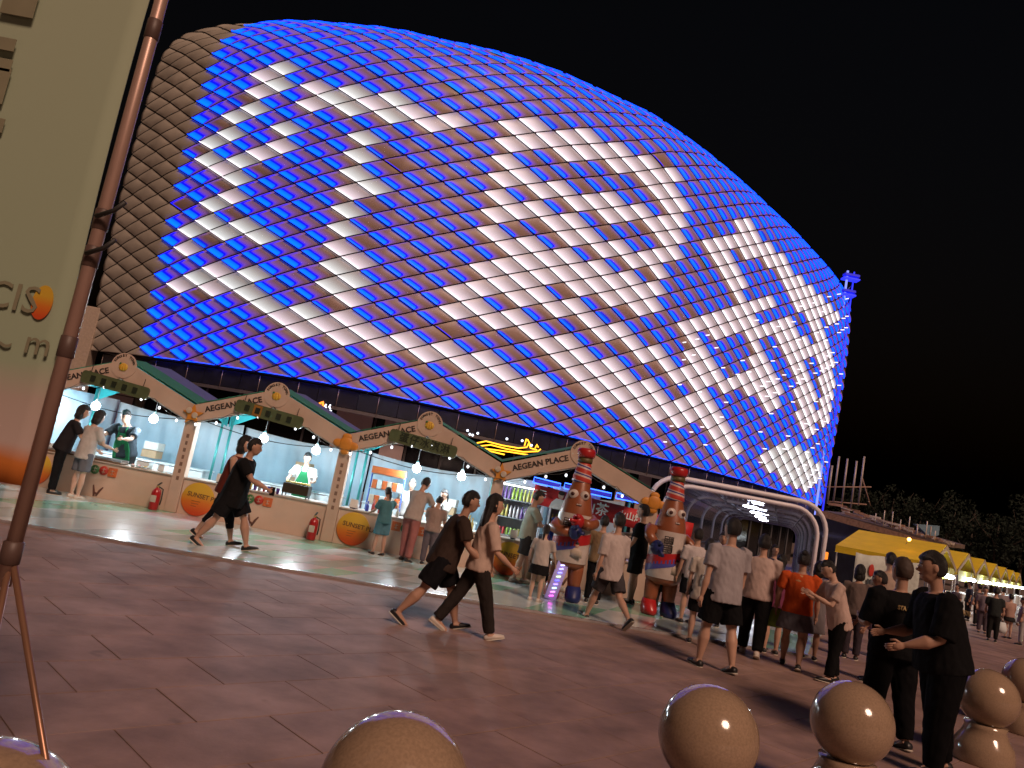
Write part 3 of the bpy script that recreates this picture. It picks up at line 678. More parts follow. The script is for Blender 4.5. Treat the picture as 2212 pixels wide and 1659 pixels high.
who('bluejacket', 1196, 1252, 1092, -15, 'person in a shiny blue jacket and black trousers at the fridge', top='jacket', topcol=(.02,.045,.22), low='trousers', lowcol=(.010,.010,.012), lowkind='pants', arms=((20,6,40),(20,6,30)), topkind='long')
who('girl', 1152, 1300, 1140, -20, 'small girl in a white blouse and black skirt beside the first inflatable', top='blouse', topcol=(.52,.46,.43), low='skirt', lowcol=(.012,.012,.014), lowkind='skirt', hair='tail', arms=((5,16,20),(14,16,24)), legcut=.15, shoecol=SHOEW, vox=.016)
who('mascot_behind', 1276, 1305, 1120, -10, 'person in a sandy top and black trousers behind the first inflatable', top='top', topcol=(.24,.17,.10), low='trousers', lowcol=(.010,.010,.012), lowkind='pants')
who('whiteshirt', 1302, 1345, 1102, 30, 'man in an open pale shirt and charcoal shorts stepping between the two inflatables', top='shirt', topcol=(.52,.45,.43), low='shorts', lowcol=(.06,.055,.06), lowkind='shorts', legs=((24,4),(-24,24)), arms=((-4,8,16),(8,8,12)), topkind='half', hemz=.42)
who('blackshirt', 1360, 1300, 1096, 68, 'man in a black tee standing left of the second inflatable', top='tee_shirt', topcol=(.013,.014,.016), low='shorts', lowcol=(.02,.02,.022), lowkind='shorts', arms=((10,8,30),(50,8,30)), build=1.05)
who('back_print', 1502, 1388, 1165, -12, 'youth in a cream sleeveless shirt with a dark print on its back', top='shirt', topcol=(.55,.50,.44), low='shorts', lowcol=(.012,.012,.014), lowkind='shorts', arms=((5,6,12),(0,6,10)), hemz=.42, legs=((6,2),(-8,4)))
q = PE['back_print']; h = q['h']
text('STAY', .06, 'shirt_print', mat('print_dark', (.06,.08,.10), .8), q['root'], Matrix.Translation(q['P'](.14, -.077)) @ Matrix.Rotation(rad(90), 4, 'X'), ext=.003, bold=.001)
MB().box((-.07,-.01,0), (.07,.004,.11), bev=.003).build('shirt_print_picture', mat('print_grey', (.16,.19,.20), .8, var=.6, scale=20), q['root'], loc=q['P'](.045, -.0775))
who('white_left', 1480, 1348, 1148, 10, 'person in a white tee and black shorts to the right of the second inflatable', top='tee_shirt', topcol=(.55,.50,.50), low='shorts', lowcol=(.012,.012,.014), lowkind='shorts')
who('dark_behind', 1536, 1352, 1155, 160, 'person facing the camera between two men in pale shirts', top='top', topcol=(.05,.04,.05), low='trousers', lowcol=(.02,.02,.02), lowkind='pants')
who('tall_man', 1540, 1442, 1120, 22, 'tall man in a grey tee, black shorts and black sneakers in front of the arches', top='tee_shirt', topcol=(.36,.33,.35), low='shorts', lowcol=(.009,.009,.010), lowkind='shorts', legs=((8,2),(-8,6)), arms=((-6,12,12),(6,8,12)), build=1.12, hemz=.45, stance=.06, shoecol=SHOEB)
who('bag_man', 1618, 1412, 1154, -22, 'man in a pale pink tee and black trousers carrying a green bag', top='tee_shirt', topcol=(.52,.40,.36), low='trousers', lowcol=(.010,.010,.011), lowkind='pants', legs=((14,4),(-16,8)), arms=((-4,10,12),(4,10,20)), build=1.08, shoecol=SHOEW)
who('dark_trousers', 1588, 1400, 1190, 5, 'person in black wide trousers directly behind the tall man in grey', top='top', topcol=(.10,.08,.08), low='trousers', lowcol=(.010,.010,.011), lowkind='pants')
who('orange_woman', 1706, 1438, 1190, -22, 'woman with a hair bun in an orange tee and grey skirt', top='tee_shirt', topcol=(.52,.085,.022), low='skirt', lowcol=(.14,.135,.16), lowkind='skirt', hair='bun', legs=((16,4),(-14,10)), arms=((6,12,20),(2,8,16)), legcut=.17, build=1.1)
q = PE['orange_woman']; MB().rings([(q['P'](.30,-.045), q['X']*.05, q['fw']*.02), (q['P'](.25,-.068), q['X']*.075, q['fw']*.012), (q['P'](.215,-.074), q['X']*.03, q['fw']*.01)], 12).build('hood', cloth('cloth_hood', (.50,.28,.14)), q['root'])
MB().ball(q['P'](.13,-.073), (.05,.006,.06), 10).build('back_print', mat('print_yellow', (.35,.25,.02), .8, var=.5, scale=30), q['root'])
who('grey_dress', 1745, 1420, 1215, -30, 'person in a long grey dress behind the woman in orange', top='dress', topcol=(.20,.18,.19), low='none', lowcol=(.2,.2,.2), lowkind='none', topkind='dress', hair='bob', hemz=.28)
who('bent_man', 1796, 1470, 1222, 92, 'man in a pink-white tee and black trousers stooping with arms folded', top='tee_shirt', topcol=(.54,.40,.35), low='trousers', lowcol=(.009,.009,.010), lowkind='pants', legs=((8,2),(-4,4)), arms=((20,6,90),(20,6,90)), lean=16, headp=26, hair='crop', hs=1.05, hemz=.44)
who('purple_kid', 1880, 1470, 1236, 70, 'youth in a lilac tee and black trousers left of the two uniformed guards', top='tee_shirt', topcol=(.32,.23,.33), low='trousers', lowcol=(.012,.012,.013), lowkind='pants', arms=((10,6,20),(14,6,30)), headp=8)
who('beige_back', 1900, 1420, 1195, 5, 'man in a beige tee seen from behind above the guards', top='tee_shirt', topcol=(.42,.32,.26), low='trousers', lowcol=(.02,.02,.02), lowkind='pants', hair='crop')
q = who('guard_bald', 1908, 1602, 1206, 12, 'shaven-headed guard in black uniform with yellow lettering across the back', top='jacket', topcol=(.009,.009,.010), low='trousers', lowcol=(.007,.007,.008), lowkind='pants', hair='crop', legs=((6,2),(-6,6)), arms=((4,12,95),(4,12,95)), topkind='half', build=1.25, skin=SKINS[1], hairmat=mat('hair_stubble', (.055,.035,.026), .7))
text('STA SECURITY', .050, 'uniform_lettering', mat('print_gold', (.50,.36,.16), .7), q['root'], Matrix.Translation(q['P'](.235, -.107)) @ Matrix.Rotation(rad(90), 4, 'X'), ext=.003, bold=.0015)
q = who('guard_right', 2010, 1668, 1212, 80, 'guard in black uniform at far right of the pair, facing left with a shoulder badge', top='jacket', topcol=(.010,.009,.010), low='trousers', lowcol=(.006,.006,.007), lowkind='pants', hair='short', legs=((4,2),(-8,4)), arms=((8,8,58),(4,8,70)), topkind='half', build=1.32, lean=11, hs=1.03, skin=SKINS[1], headp=6, shoecol=SHOEB)
text('SECURITY', .055, 'uniform_lettering', mat('print_gold', (.50,.36,.16), .7), q['root'], Matrix.Translation(q['P'](.225, -.113)) @ Matrix.Rotation(rad(90), 4, 'X'), ext=.003, bold=.0015)
MB().ball(q['ar'][0][0]+Vector((-.065,.0,-.10)), (.012,.035,.045), 10).build('shoulder_badge', mat('badge_gold', (.55,.45,.25), .5, var=.5, scale=60), q['root'])
MB().box((-.03,-.012,-.03), (.03,.012,.03), bev=.006).build('warning_light', emi('led_red', (1,.01,.02), 3.), q['root'], loc=q['ar'][0][0]+Vector((.02,.06,.0)))
MB().ball(q['ar'][0][0]+Vector((.0,.05,.08)), (.02,.012,.02), 10).build('shoulder_lamp', mat('chrome', (.7,.75,.8), .2, metal=.9), q['root'])
who('pony_girl', 1662, 1408, 1200, -8, 'girl with a ponytail between the man with the green bag and the woman in orange', top='top', topcol=(.20,.05,.10), low='shorts', lowcol=(.012,.012,.014), lowkind='shorts', hair='tail')
who('cap_kid', 1420, 1330, 1160, 170, 'person in dark clothes half hidden behind the second inflatable', top='top', topcol=(.06,.05,.06), low='trousers', lowcol=(.03,.03,.03))
who('left_back', 1835, 1420, 1222, -30, 'person in a grey-brown top behind the youth in lilac', top='top', topcol=(.16,.12,.11), low='trousers', lowcol=(.05,.04,.05), hair='bob')
who('tunnel_walker', 1655, 1330, 1178, 175, 'person in a dark top coming out of the arch tunnel', top='top', topcol=(.05,.05,.08), low='trousers', lowcol=(.03,.03,.04))
# customers and vendors at the stalls
who('cust_dark', 108, 1068, 874, -60, 'person in black reaching over the first counter beside the banner pole', top='top', topcol=(.025,.022,.025), low='trousers', lowcol=(.012,.012,.013), lowkind='pants', arms=((36,6,50),(30,6,50)), lean=12, headp=12, hair='bob')
who('cust_white', 158, 1078, 890, -30, 'woman in a loose white tee and denim shorts at the first counter', top='tee_shirt', topcol=(.52,.48,.46), low='shorts', lowcol=(.14,.15,.18), lowkind='shorts', arms=((20,6,40),(26,6,50)), lean=4, headp=14, hair='bob', hemz=.44, shoecol=SHOEW)
def vendor(key, px, hy, Y, face, label, **k):
    p = aty(px, hy, Y); PE[key] = person(Vector((p.x, Y, 0)), p.z*k.pop('hs', 1.), rad(face), label, **k)
GREEN = (.02,.16,.065)
vendor('v1', 292, 898, 15.4, 172, 'vendor in a black tee and green apron bending over the first stall tray', top='tee_shirt', topcol=(.035,.045,.055), low='trousers', lowcol=(.02,.02,.02), lowkind='pants', arms=((46,14,36),(40,14,40)), lean=20, headp=20, apron=('green', GREEN), hs=1.08, build=1.1)
vendor('v2', 668, 978, 15.9, 186, 'vendor in a white tee and green apron smiling behind the second stall grill', top='tee_shirt', topcol=(.62,.64,.62), low='trousers', lowcol=(.02,.02,.02), lowkind='pants', arms=((30,16,56),(20,22,60)), lean=4, headp=12, apron=('green', GREEN), skin=SKINS[2])
vendor('v3', 893, 1035, 15.6, 185, 'grey haired vendor in a pale shirt behind the third counter', top='shirt', topcol=(.5,.5,.48), low='trousers', lowcol=(.02,.02,.02), lowkind='pants', arms=((30,10,50),(30,10,50)), headp=14, hairmat=HAIRG)
vendor('v4', 965, 1058, 15.3, 140, 'young vendor in a white tee and black apron, right end of third counter', top='tee_shirt', topcol=(.58,.57,.55), low='trousers', lowcol=(.02,.02,.02), lowkind='pants', arms=((36,10,50),(36,10,50)), headp=16, hair='tail', apron=('black', (.02,.02,.022)))
# far crowd by the yellow tents
far = [(2160,1350,1270,(.30,.26,.28),(.05,.05,.06),'shirt','small pale-shirted person deepest in the crowd by the yellow tents'), (2088,1340,1256,(.05,.06,.10),(.02,.02,.03),'top','small person in navy left of the crowd by the yellow tents'), (2108,1352,1262,(.08,.07,.08),(.02,.02,.02),'tee_shirt','person in dark grey near the first yellow tent lamp'), (2142,1384,1270,(.03,.035,.035),(.02,.02,.02),'jacket','person in black carrying a white bag by the yellow tents'),
       (2176,1378,1284,(.42,.27,.22),(.03,.03,.03),'top','person in a salmon top and black skirt by the yellow tents'), (2203,1392,1292,(.36,.3,.3),(.4,.4,.4),'shirt','person in a pale shirt cut by the right edge of the photo'),
       (2120,1366,1268,(.24,.2,.24),(.10,.08,.10),'top','person in a mauve top next to the one in black'), (2060,1350,1262,(.25,.22,.22),(.04,.04,.04),'shirt','person in a pale grey shirt just right of the guard')]
for i, (fx, fy, hy, tc, lc, tn, lb) in enumerate(far):
    who('far%d' % i, fx, fy, hy, (-20, 80, 20, -30, 10, 60, 150, 100)[i], lb, top=tn, topcol=tc, low='skirt' if i == 4 else 'trousers', lowcol=lc, lowkind='skirt' if i == 4 else 'pants', group='crowd by the yellow tents', legcut=.12)

# ================================================================== MARKET STALLS
WS, YS = 2.88, 14.3; X0 = -8.55
cream = mat('gable_board_cream', (.52,.39,.31), .55, var=.08, scale=3, bump=.08); ink = mat('lettering_black', (.03,.022,.02), .6)
orangeM = mat('ornament_orange', (.60,.24,.03), .5, var=.1); dkb = mat('ornament_brown', (.10,.04,.02), .6); yelM = mat('ornament_yellow', (.62,.42,.05), .5)
tealM = mat('canvas_teal', (.02,.30,.32), .7, var=.12, scale=4, bump=.2, bscale=200); purpM = mat('canvas_violet', (.10,.12,.30), .75, var=.1, scale=4); grnM = mat('canvas_green', (.03,.20,.12), .75, var=.1, scale=4)
tealP = mat('pole_teal', (.05,.28,.27), .35, metal=.4); curtM = mat('curtain_pale_blue', (.30,.42,.50), .85, var=.06, scale=2.5, bump=.3, bscale=10)
cntM = mat('counter_cream', (.56,.42,.33), .5, var=.08, scale=2, bump=.06); topM = mat('counter_top', (.50,.42,.36), .35); whiteT = mat('table_white', (.62,.68,.70), .6, var=.05)
redC = mat('sticker_red', (.50,.04,.025), .5); grC = mat('sticker_green', (.05,.17,.06), .5); orC = mat('sticker_orange', (.55,.13,.035), .5); paleC = mat('sticker_pale', (.5,.42,.34), .6)
boardG = mat('name_board_green', (.075,.10,.045), .5, var=.15); boardT = mat('name_board_glyph', (.012,.02,.010), .5); boardO = mat('name_board_orange', (.28,.13,.02), .5)
gl = emi('bulb_cool_white', (.86,.94,1.), 42.); fairy = emi('fairy_bulb', (.9,.95,1.), 2.2); cordM = mat('cord_dark', (.03,.03,.03), .6)
def sunmat():
    M = bpy.data.materials.new('sun_print'); M.use_nodes = True; n = M.node_tree; b = n.nodes['Principled BSDF']; L = n.links
    tc = n.nodes.new('ShaderNodeTexCoord'); sp = n.nodes.new('ShaderNodeSeparateXYZ'); L.new(tc.outputs['Generated'], sp.inputs[0])
    cr = n.nodes.new('ShaderNodeValToRGB'); e = cr.color_ramp.elements; e[0].color = (.55,.07,.012,1); e[0].position = .1; e[1].color = (.58,.36,.03,1); e[1].position = .7
    k = cr.color_ramp.elements.new(.4); k.color = (.60,.17,.015,1)
    L.new(sp.outputs[2], cr.inputs[0]); L.new(cr.outputs[0], b.inputs['Base Color']); b.inputs['Roughness'].default_value = .55; return M
sunM = sunmat()
ords = ['leftmost', 'second', 'third', 'rightmost']
def star(parent, c, n, r1, r2, M, t=.03):
    p = [(c[0]+math.cos(math.pi*k/n+.35)*(r1 if k % 2 == 0 else r2), c[2]+math.sin(math.pi*k/n+.35)*(r1 if k % 2 == 0 else r2)) for k in range(2*n)]
    MB().poly(p[::-1], 'y', c[1]-t, c[1]).build('ornament', M, parent)
def stall(i):
    st = thing('market_stall', ['stall gable at far left with the violet roof slope beside the banner pole', 'second stall gable from the left, its name board with an orange patch', 'third stall gable from the left, with the legible green name board',
              'rightmost stall gable, lettering sharpest, green and violet roof edge above it'][i], 'market stall', (X0+i*WS, YS, 0), 0, 'gabled market stalls in a row')
    zv, zp, hw = 1.85, 2.41, .16; m_ = Vector((WS/2, zp-zv)).normalized(); nn = Vector((-m_.y, m_.x))
    for s_ in (0, 1):
        a = (.02, zv); b = (WS/2-.004, zp)
        q = [(a[0]-nn.x*hw*.2, a[1]-nn.y*hw), (b[0], b[1]-hw/m_.x), (b[0], b[1]+hw/m_.x), (a[0], a[1]+hw/m_.x)]
        if s_: q = [(WS-x, z) for x, z in q][::-1]
        MB().poly(q, 'y', -.06, 0).build('gable_board', cream, st)
        e = [(x, z) for x, z in q]
        # thin trim under the lower edge
        p0, p1 = ((q[0], q[1]) if not s_ else (q[3], q[2]))
        MB().tube([(p0[0], -.03, p0[1]-.012), (p1[0], -.03, p1[1]-.012)], .012, 6).build('edge_trim', mat('trim_white', (.6,.6,.58), .5), st)
    MB().poly([(WS/2+.235*math.cos(t), zp+.07+.235*math.sin(t)) for t in np.linspace(0, -2*math.pi, 33)[:-1]], 'y', -.072, -.062).build('peak_roundel', cream, st)
    # emblem on the roundel: yellow shell with a leaf, and the arched words
    MB().ball((WS/2, -.08, zp+.04), (.085,.012,.075), 14).build('emblem', yelM, st)
    MB().ball((WS/2-.06, -.085, zp+.10), (.025,.01,.02), 8).build('emblem_leaf', grC, st)
    for k in range(3): MB().tube([(WS/2+(k-1)*.05, -.094, zp-.02), (WS/2+(k-1)*.035, -.097, zp+.1)], .005, 5).build('emblem_line', orangeM, st)
    for k, ch in enumerate('SUNSET TOWN'):
        if ch == ' ': continue
        t = rad(160-k*14); text(ch, .062, 'roundel_letter', ink, st, face_front(WS/2+.185*math.cos(t), zp+.07+.185*math.sin(t), -.076, t-rad(90)), bold=.0015)
    text('AEGEAN PLACE', .148, 'gable_lettering', ink, st, face_front(.70, zv+.03+.70*(zp-zv)/(WS/2), -.066, math.atan2(m_.y, m_.x)), bold=.003, spacing=1.02)
    # roof: canvas slopes running back
    for s_ in (0, 1):
        for (y0, y1, M, dz) in ((.03,.75,grnM,.0), (.76,1.9,purpM,.03)):
            q = [(0, y0, zv+.20+dz), (WS/2, y0, zp+.20+dz), (WS/2, y1, zp+.26+dz), (0, y1, zv+.26+dz)]
            if s_: q = [(WS-x, y, z) for x, y, z in q][::-1]
            MB().prism(q[::-1], (0, 0, .012)).build('roof_canvas', M, st)
        q = [(.02, .04, zv+.165), (WS/2-.01, .04, zp+.165), (WS/2-.01, 1.88, zp+.19), (.02, 1.88, zv+.19)]
        if s_: q = [(WS-x, y, z) for x, y, z in q][::-1]
        MB().prism(q[::-1], (0, 0, .01)).build('roof_lining', tealM, st)
        q = [(.02, 1.9, zv-.10), (.02, 1.9, zv+.17), (WS/2*.55, 1.9, zv+.17+.55*(zp-zv)), (WS/2*.55, 1.9, zv+.12+.40*(zp-zv))]
        if s_: q = [(WS-x, y, z) for x, y, z in q][::-1]
        MB().prism(q, (0, .012, 0)).build('valance', tealM, st)
    for x in (.10, WS-.10): MB().tube([(x, 1.86, .035), (x, 1.86, zv+.16)], .028, 8).build('canopy_pole', tealP, st)
    # posts with ornament
    for x in ([0] if i < 3 else [0, WS]):
        MB().box((x-.11, -.02, .035), (x+.11, .16, zv+.05), bev=.008).build('post', cream, st)
        if x == 0 and i in (1, 3): 
            star(st, (x+.02, -.07, zv-.02), 5, .20, .085, orangeM)
            for sx in (-.05, .07): MB().ball((x+sx, -.105, zv+.02-sx*.6), (.045,.012,.045), 10).build('ornament_eye', dkb, st); 
            for sx in (-.05, .07): MB().lathe([(.045,0),(.056,.004),(.056,.008),(.045,.012)], (x+sx, -.116, zv+.02-sx*.6), 14, d=(0,-1,0)).build('ornament_ring', paleC, st)
        else:
            mb = MB(); mb.ball((x, -.085, zv-.02), (.13,.03,.14), 14)
            for sx, sz, rx in ((-.14,.0,.10),(.14,-.02,.10),(0,.13,.09),(0,-.14,.08)): mb.ball((x+sx, -.08, zv+sz-.02), (rx,.022,rx*.75), 12)
            mb.build('ornament', orangeM, st)
        for k in range(7): MB().box((x-.025+.008*(k % 2), -.026, .62+k*.13), (x+.025, -.0205, .69+k*.13)).build('post_mark', ink if False else mat('post_print', (.20,.12,.09), .6), st)
    return st
for i in range(4): stall(i)
BN = [('dark green name board under the leftmost gable', 0), ('green name board with an orange middle under the second gable', 1), ('green name board with five legible characters under the third gable', 2)]
for lb, i in BN:
    nb = thing('name_board', lb, 'sign', (X0+i*WS+WS/2-.05, YS-.12, 2.10), 0, 'green name boards hanging in the gables'); nb.rotation_euler[1] = rad(5)
    w, hh = .64, .115; k = 6; p = []
    for cx_, cz_, a0 in ((w-.06, hh-.06, 0), (-w+.06, hh-.06, 90), (-w+.06, -hh+.06, 180), (w-.06, -hh+.06, 270)):
        for t in range(k): a = rad(a0+90*t/(k-1)); p.append((cx_+.06*math.cos(a), cz_+.06*math.sin(a)))
    MB().poly(p[::-1], 'y', 0, .04).build('board', boardG, nb)
    if i == 2: text('蛋仔冰淇淋', .185, 'board_lettering', boardT, nb, face_front(.03, 0, -.004), bold=.002, spacing=1.12)
    else:
        for q in range(5):
            if i == 1 and q == 1: MB().box((-.50+q*.2,-.008,-.10), (-.34+q*.2,-.001,.10), bev=.003).build('orange_patch', boardO, nb)
            MB().box((-.46+q*.2,-.014,-.055), (-.37+q*.2,-.009,.055)).build('glyph_block', boardT, nb)
    for sx in (-.5, .5): MB().tube([(sx, .02, hh), (sx, .02, hh+.14)], .006, 5).build('hanger', cordM, nb)
# back curtains, back tables
for i in range(4):
    vs = []; nx, nz = 40, 8; top = 1.86
    for a in range(nx+1):
        for b in range(nz+1):
            u, v = a/nx, b/nz; sag = .09*math.sin(math.pi*u)
            vs.append((u*(WS-.04)+.02, .05*math.sin(u*23+i*2)*(1-v*.5)+.03*math.sin(u*51+v*3)+.02*math.sin(v*9+u*7), v*(top-sag-.03*i)))
    mb = MB(); mb.add(vs, [(a*(nz+1)+b, (a+1)*(nz+1)+b, (a+1)*(nz+1)+b+1, a*(nz+1)+b+1) for a in range(nx) for b in range(nz)], 0, True)
    cu_ = mb.build('back_curtain', curtM, loc=(X0+i*WS, YS+3.0, 0)); md = cu_.modifiers.new('s', 'SOLIDIFY'); md.thickness = .012
    tag(cu_, ['pale blue cloth wall behind the vendor in black', 'pale blue cloth wall behind the vendor with the grill', 'pale blue cloth wall behind the third counter', 'pale blue cloth wall behind the drinks fridge'][i], 'curtain', 'pale blue cloth walls behind the stalls')
    tb_ = thing('back_table', ['white clothed table behind the first counter', 'long white clothed table behind the striding pair', 'white clothed table behind the third counter', 'white clothed table behind the red banner'][i], 'table', (X0+i*WS+.2, YS+1.9, 0), 0, 'white tables behind the counters')
    MB().box((0,0,.05), (2.4,.6,.74), bev=.02).build('table_cloth_skirt', whiteT, tb_); MB().box((-.02,-.02,.742), (2.42,.62,.77), bev=.01).build('tabletop', whiteT, tb_)
# side curtain at the far left of the row
vs = []; nz = 6
for a in range(21):
    for b in range(nz+1): vs.append((.03*math.sin(a*1.3), a*.15, b/nz*1.9))
mb = MB(); mb.add(vs, [(a*(nz+1)+b, (a+1)*(nz+1)+b, (a+1)*(nz+1)+b+1, a*(nz+1)+b+1) for a in range(20) for b in range(nz)], 0, True)
c_ = mb.build('side_curtain', curtM, loc=(X0-.1, YS+.2, 0)); c_.modifiers.new('s', 'SOLIDIFY').thickness = .012
tag(c_, 'pale blue side cloth at the left end of the row, beside the banner', 'curtain')
# counters
for i in range(4):
    ct = thing('stall_counter', ['cream counter of the first stall with the long brown tray', 'cream counter of the second stall behind the striding pair', 'cream counter of the third stall crowded with customers', 'cream counter of the rightmost stall by the fridges'][i], 'counter', (X0+i*WS, YS, .035), 0, 'cream counters in front of the stalls')
    MB().box((.115, .02, 0), (WS-.115, .08, .63), bev=.004).build('front_panel', cntM, ct)
    for x in (.115, WS-.155): MB().box((x, .082, 0), (x+.04, .55, .63)).build('end_panel', cntM, ct)
    MB().box((.113, -.01, .632), (WS-.113, .58, .66), bev=.006).build('countertop', topM, ct)
    for k, (M, sh) in enumerate(((orC, 0), (grC, 1), (redC, 1), (orC, 0))):
        cx_, cz_ = 1.20+k*.165, .50-.008*(k % 2); r_ = .082
        if sh: MB().lathe([(r_*.98,0),(r_,.002),(r_,.01)], (cx_, .018-k*.003, cz_), 20, d=(0,-1,0)).build('sticker', M, ct)
        else: MB().box((cx_-r_, .008-k*.003, cz_-r_), (cx_+r_, .018-k*.003, cz_+r_), bev=.004).build('sticker', M, ct)
        mb = MB(); y_ = .003-k*.003
        mb.tube([(cx_-.035, y_, cz_+.02), (cx_+.035, y_, cz_+.025)], .005, 4); mb.tube([(cx_, y_, cz_+.05), (cx_-.005, y_, cz_-.05)], .005, 4); mb.tube([(cx_-.03, y_, cz_-.03), (cx_+.03, y_, cz_-.025)], .005, 4)
        mb.build('sticker_mark', paleC, ct)
    mb = MB()
    for pts in ([(1.46,.02),(1.44,.12),(1.41,.22)], [(1.50,.03),(1.54,.13),(1.59,.20)], [(1.44,.10),(1.50,.07),(1.55,.12)]):
        mb.tube([(x, .012, z) for x, z in pts], [.018,.022,.014], 6, sx=.5)
    mb.build('rabbit_ear_drawing', mat('drawing_brown', (.13,.06,.045), .6), ct)
    if i > 0:
        MB().lathe([(.295,0),(.30,.003),(.30,.014),(.29,.018)], (.44, .016, .31), 40, d=(0,-1,0)).build('sun_sign', sunM, ct)
        text('SUNSET PLACE', .115, 'sun_lettering', mat('print_brown', (.13,.06,.02), .6), ct, face_front(.62, .36, -.006, rad(-4)), bold=.002, ext=.002)
        for k in range(3): MB().tube([(.34, -.004, .27-.045*k), (.50-.03*k, -.004, .268-.045*k)], .004, 4).build('sun_line', paleC if False else mat('print_brown', (.13,.06,.02), .6), ct)
    else: MB().lathe([(.295,0),(.30,.003),(.30,.014),(.29,.018)], (.3, .016, .31), 40, d=(0,-1,0)).build('sun_sign', sunM, ct)
# fire extinguishers
RED = mat('extinguisher_red', (.38,.012,.015), .3, coat=.3)
def exting(loc, lb):
    e = thing('fire_extinguisher', lb, 'extinguisher', loc, 0, 'fire extinguishers in front of the counters')
    MB().lathe([(.0,0),(.075,.0),(.082,.02),(.082,.30),(.07,.35),(.035,.385),(.025,.40)], n=20).build('cylinder', RED, e)
    MB().lathe([(.022,.40),(.026,.405),(.026,.43),(.02,.435)], n=12).build('valve', mat('brass', (.4,.3,.12), .35, metal=.8), e)
    MB().prism([(-.015,-.02,.435),(.015,-.02,.435),(.015,.12,.48),(-.015,.12,.48)], (0,0,.012)).build('handle', cordM, e)
    MB().tube([(0,.02,.42),(.09,.03,.38),(.10,.03,.2),(.095,.02,.1)], .012, 8).build('hose', cordM, e)
    MB().box((-.05,-.0835,.14), (.05,-.08,.26)).build('label_plate', mat('label_cream', (.5,.45,.38), .6), e)
for i in (1, 2): exting((X0+i*WS-.24, YS-.18, .035), ['', 'red extinguisher left of the post between the first and second stall', 'red extinguisher left of the post between the second and third stall'][i])
# hanging globes
for x, y, lb in ((207,877,'left globe of the first stall, above the woman in white'), (332,905,'globe over the vendor in black at the first stall'), (570,947,'globe right of the striding pair at the second stall'),
                 (683,973,'globe over the vendor at the grill'), (900,1012,'globe over the grey haired vendor'), (997,1029,'globe above the head of the man in brown')):
    p = aty(x, y, 15.3); b = thing('globe_lamp', 'glowing white '+lb, 'lamp', p, 0, 'white globe bulbs hanging in the stalls')
    MB().ball((0,0,0), .082, 18).build('globe', gl, b)
    MB().lathe([(.035,.075),(.036,.10),(.022,.14),(.01,.15)], n=12).build('socket', mat('socket_white', (.6,.6,.6), .4), b)
    MB().tube([(0,0,.15),(0,0,max(.3, 2.25-p.z))], .006, 5).build('cord', cordM, b)
    l = bpy.data.lights.new('bulb_light', 'POINT'); l.energy = 84; l.color = (.84,.93,1.); l.shadow_soft_size = .09
    lo_ = bpy.data.objects.new('bulb_light', l); COL.objects.link(lo_); lo_.parent = b; lo_.location = (0, -.12, -.1)
# string lights under the gables
for i in range(4):
    sl = thing('string_lights', ['string of small bulbs sagging under the leftmost gable', 'string of small bulbs sagging under the second gable', 'string of small bulbs sagging under the third gable', 'string of small bulbs sagging under the rightmost gable'][i], 'string lights', (X0+i*WS, YS-.1, 0), 0, 'bulb strings under the gables')
    pts = []
    for k in range(25):
        u = k/24; z = 1.73+(.52)*(1-abs(2*u-1))-.10*abs(math.sin(u*math.pi*4)); pts.append(Vector((u*WS, 0, z)))
    MB().tube(pts, .005, 5).build('wire', cordM, sl)
    for k in range(1, 24, 3):
        b = MB(); b.ball(pts[k]-Vector((0,0,.055)), (.024,.024,.032), 10, 0); b.build('bulb', fairy, sl)
        MB().tube([pts[k], pts[k]-Vector((0,0,.035))], .012, 6).build('bulb_socket', cordM, sl)
# ---- goods on the counters
ZC = .035+.66
def rowpt(x, y, Y=14.55): return aty(x, y, Y)
tray = thing('food_tray', 'long brown wooden tray on the first counter below the vendor in black', 'tray', (-7.5, 14.45, ZC+.002))
MB().box((-.75,-.16,.0), (.75,.16,.03), bev=.008).build('tray_base', mat('wood_brown', (.16,.09,.045), .6, var=.3, scale=6, stretch=(1,8,1)), tray)
for s_ in (-1, 1): MB().box((-.75,s_*.16-.012*s_-.01,.032), (.75,s_*.16-.012*s_+.01,.07), bev=.004).build('tray_rim', mat('steel_rail', (.5,.52,.54), .3, metal=.8), tray)
for k, (x, w) in enumerate(((-8.22,.18), (-6.45,.24), (-6.1,.12))):
    c = thing('white_box', ['white carton left of the brown tray', 'steel pan right of the brown tray', 'small white tub beside the second post'][k], 'box', (x, 14.6, ZC+.002)); MB().box((-w/2,-.1,0), (w/2,.1,.12), bev=.01).build('box_body', whiteT, c); MB().box((-w/2-.008,-.108,.122), (w/2+.008,.108,.135), bev=.004).build('box_lid', mat('lid_grey', (.4,.42,.44), .4), c)
rp = MB().box((-.06,-.01,0), (.06,.01,.16), bev=.004).build('red_poster', redC, loc=(X0+WS+.02+.18, YS+2.93, .95)); tag(rp, 'small red poster on the pale cloth right of the first post', 'poster')
cc = [(.45,.05,.04),(.05,.08,.45),(.55,.40,.05),(.12,.05,.35),(.5,.5,.5)]
for k in range(9):
    x = -4.55+k*.085
    c = thing('paper_cup', 'printed paper cup in the row left of the corn grill', 'cup', (x, 14.42+.01*(k % 2), ZC+.002), 0, 'row of printed cups on the second counter')
    c['label'] = ['orange red', 'blue', 'yellow', 'violet', 'white'][k % 5]+' printed paper cup, '+('nearer the striding pair' if k < 5 else 'nearer the corn grill')
    MB().lathe([(.0,0),(.024,0),(.034,.10),(.036,.105)], n=12).build('cup_body', mat('cup_%d' % (k % 5), cc[k % 5], .4), c); MB().lathe([(.036,.106),(.037,.112),(.0,.118)], n=12).build('cup_lid', whiteT, c)
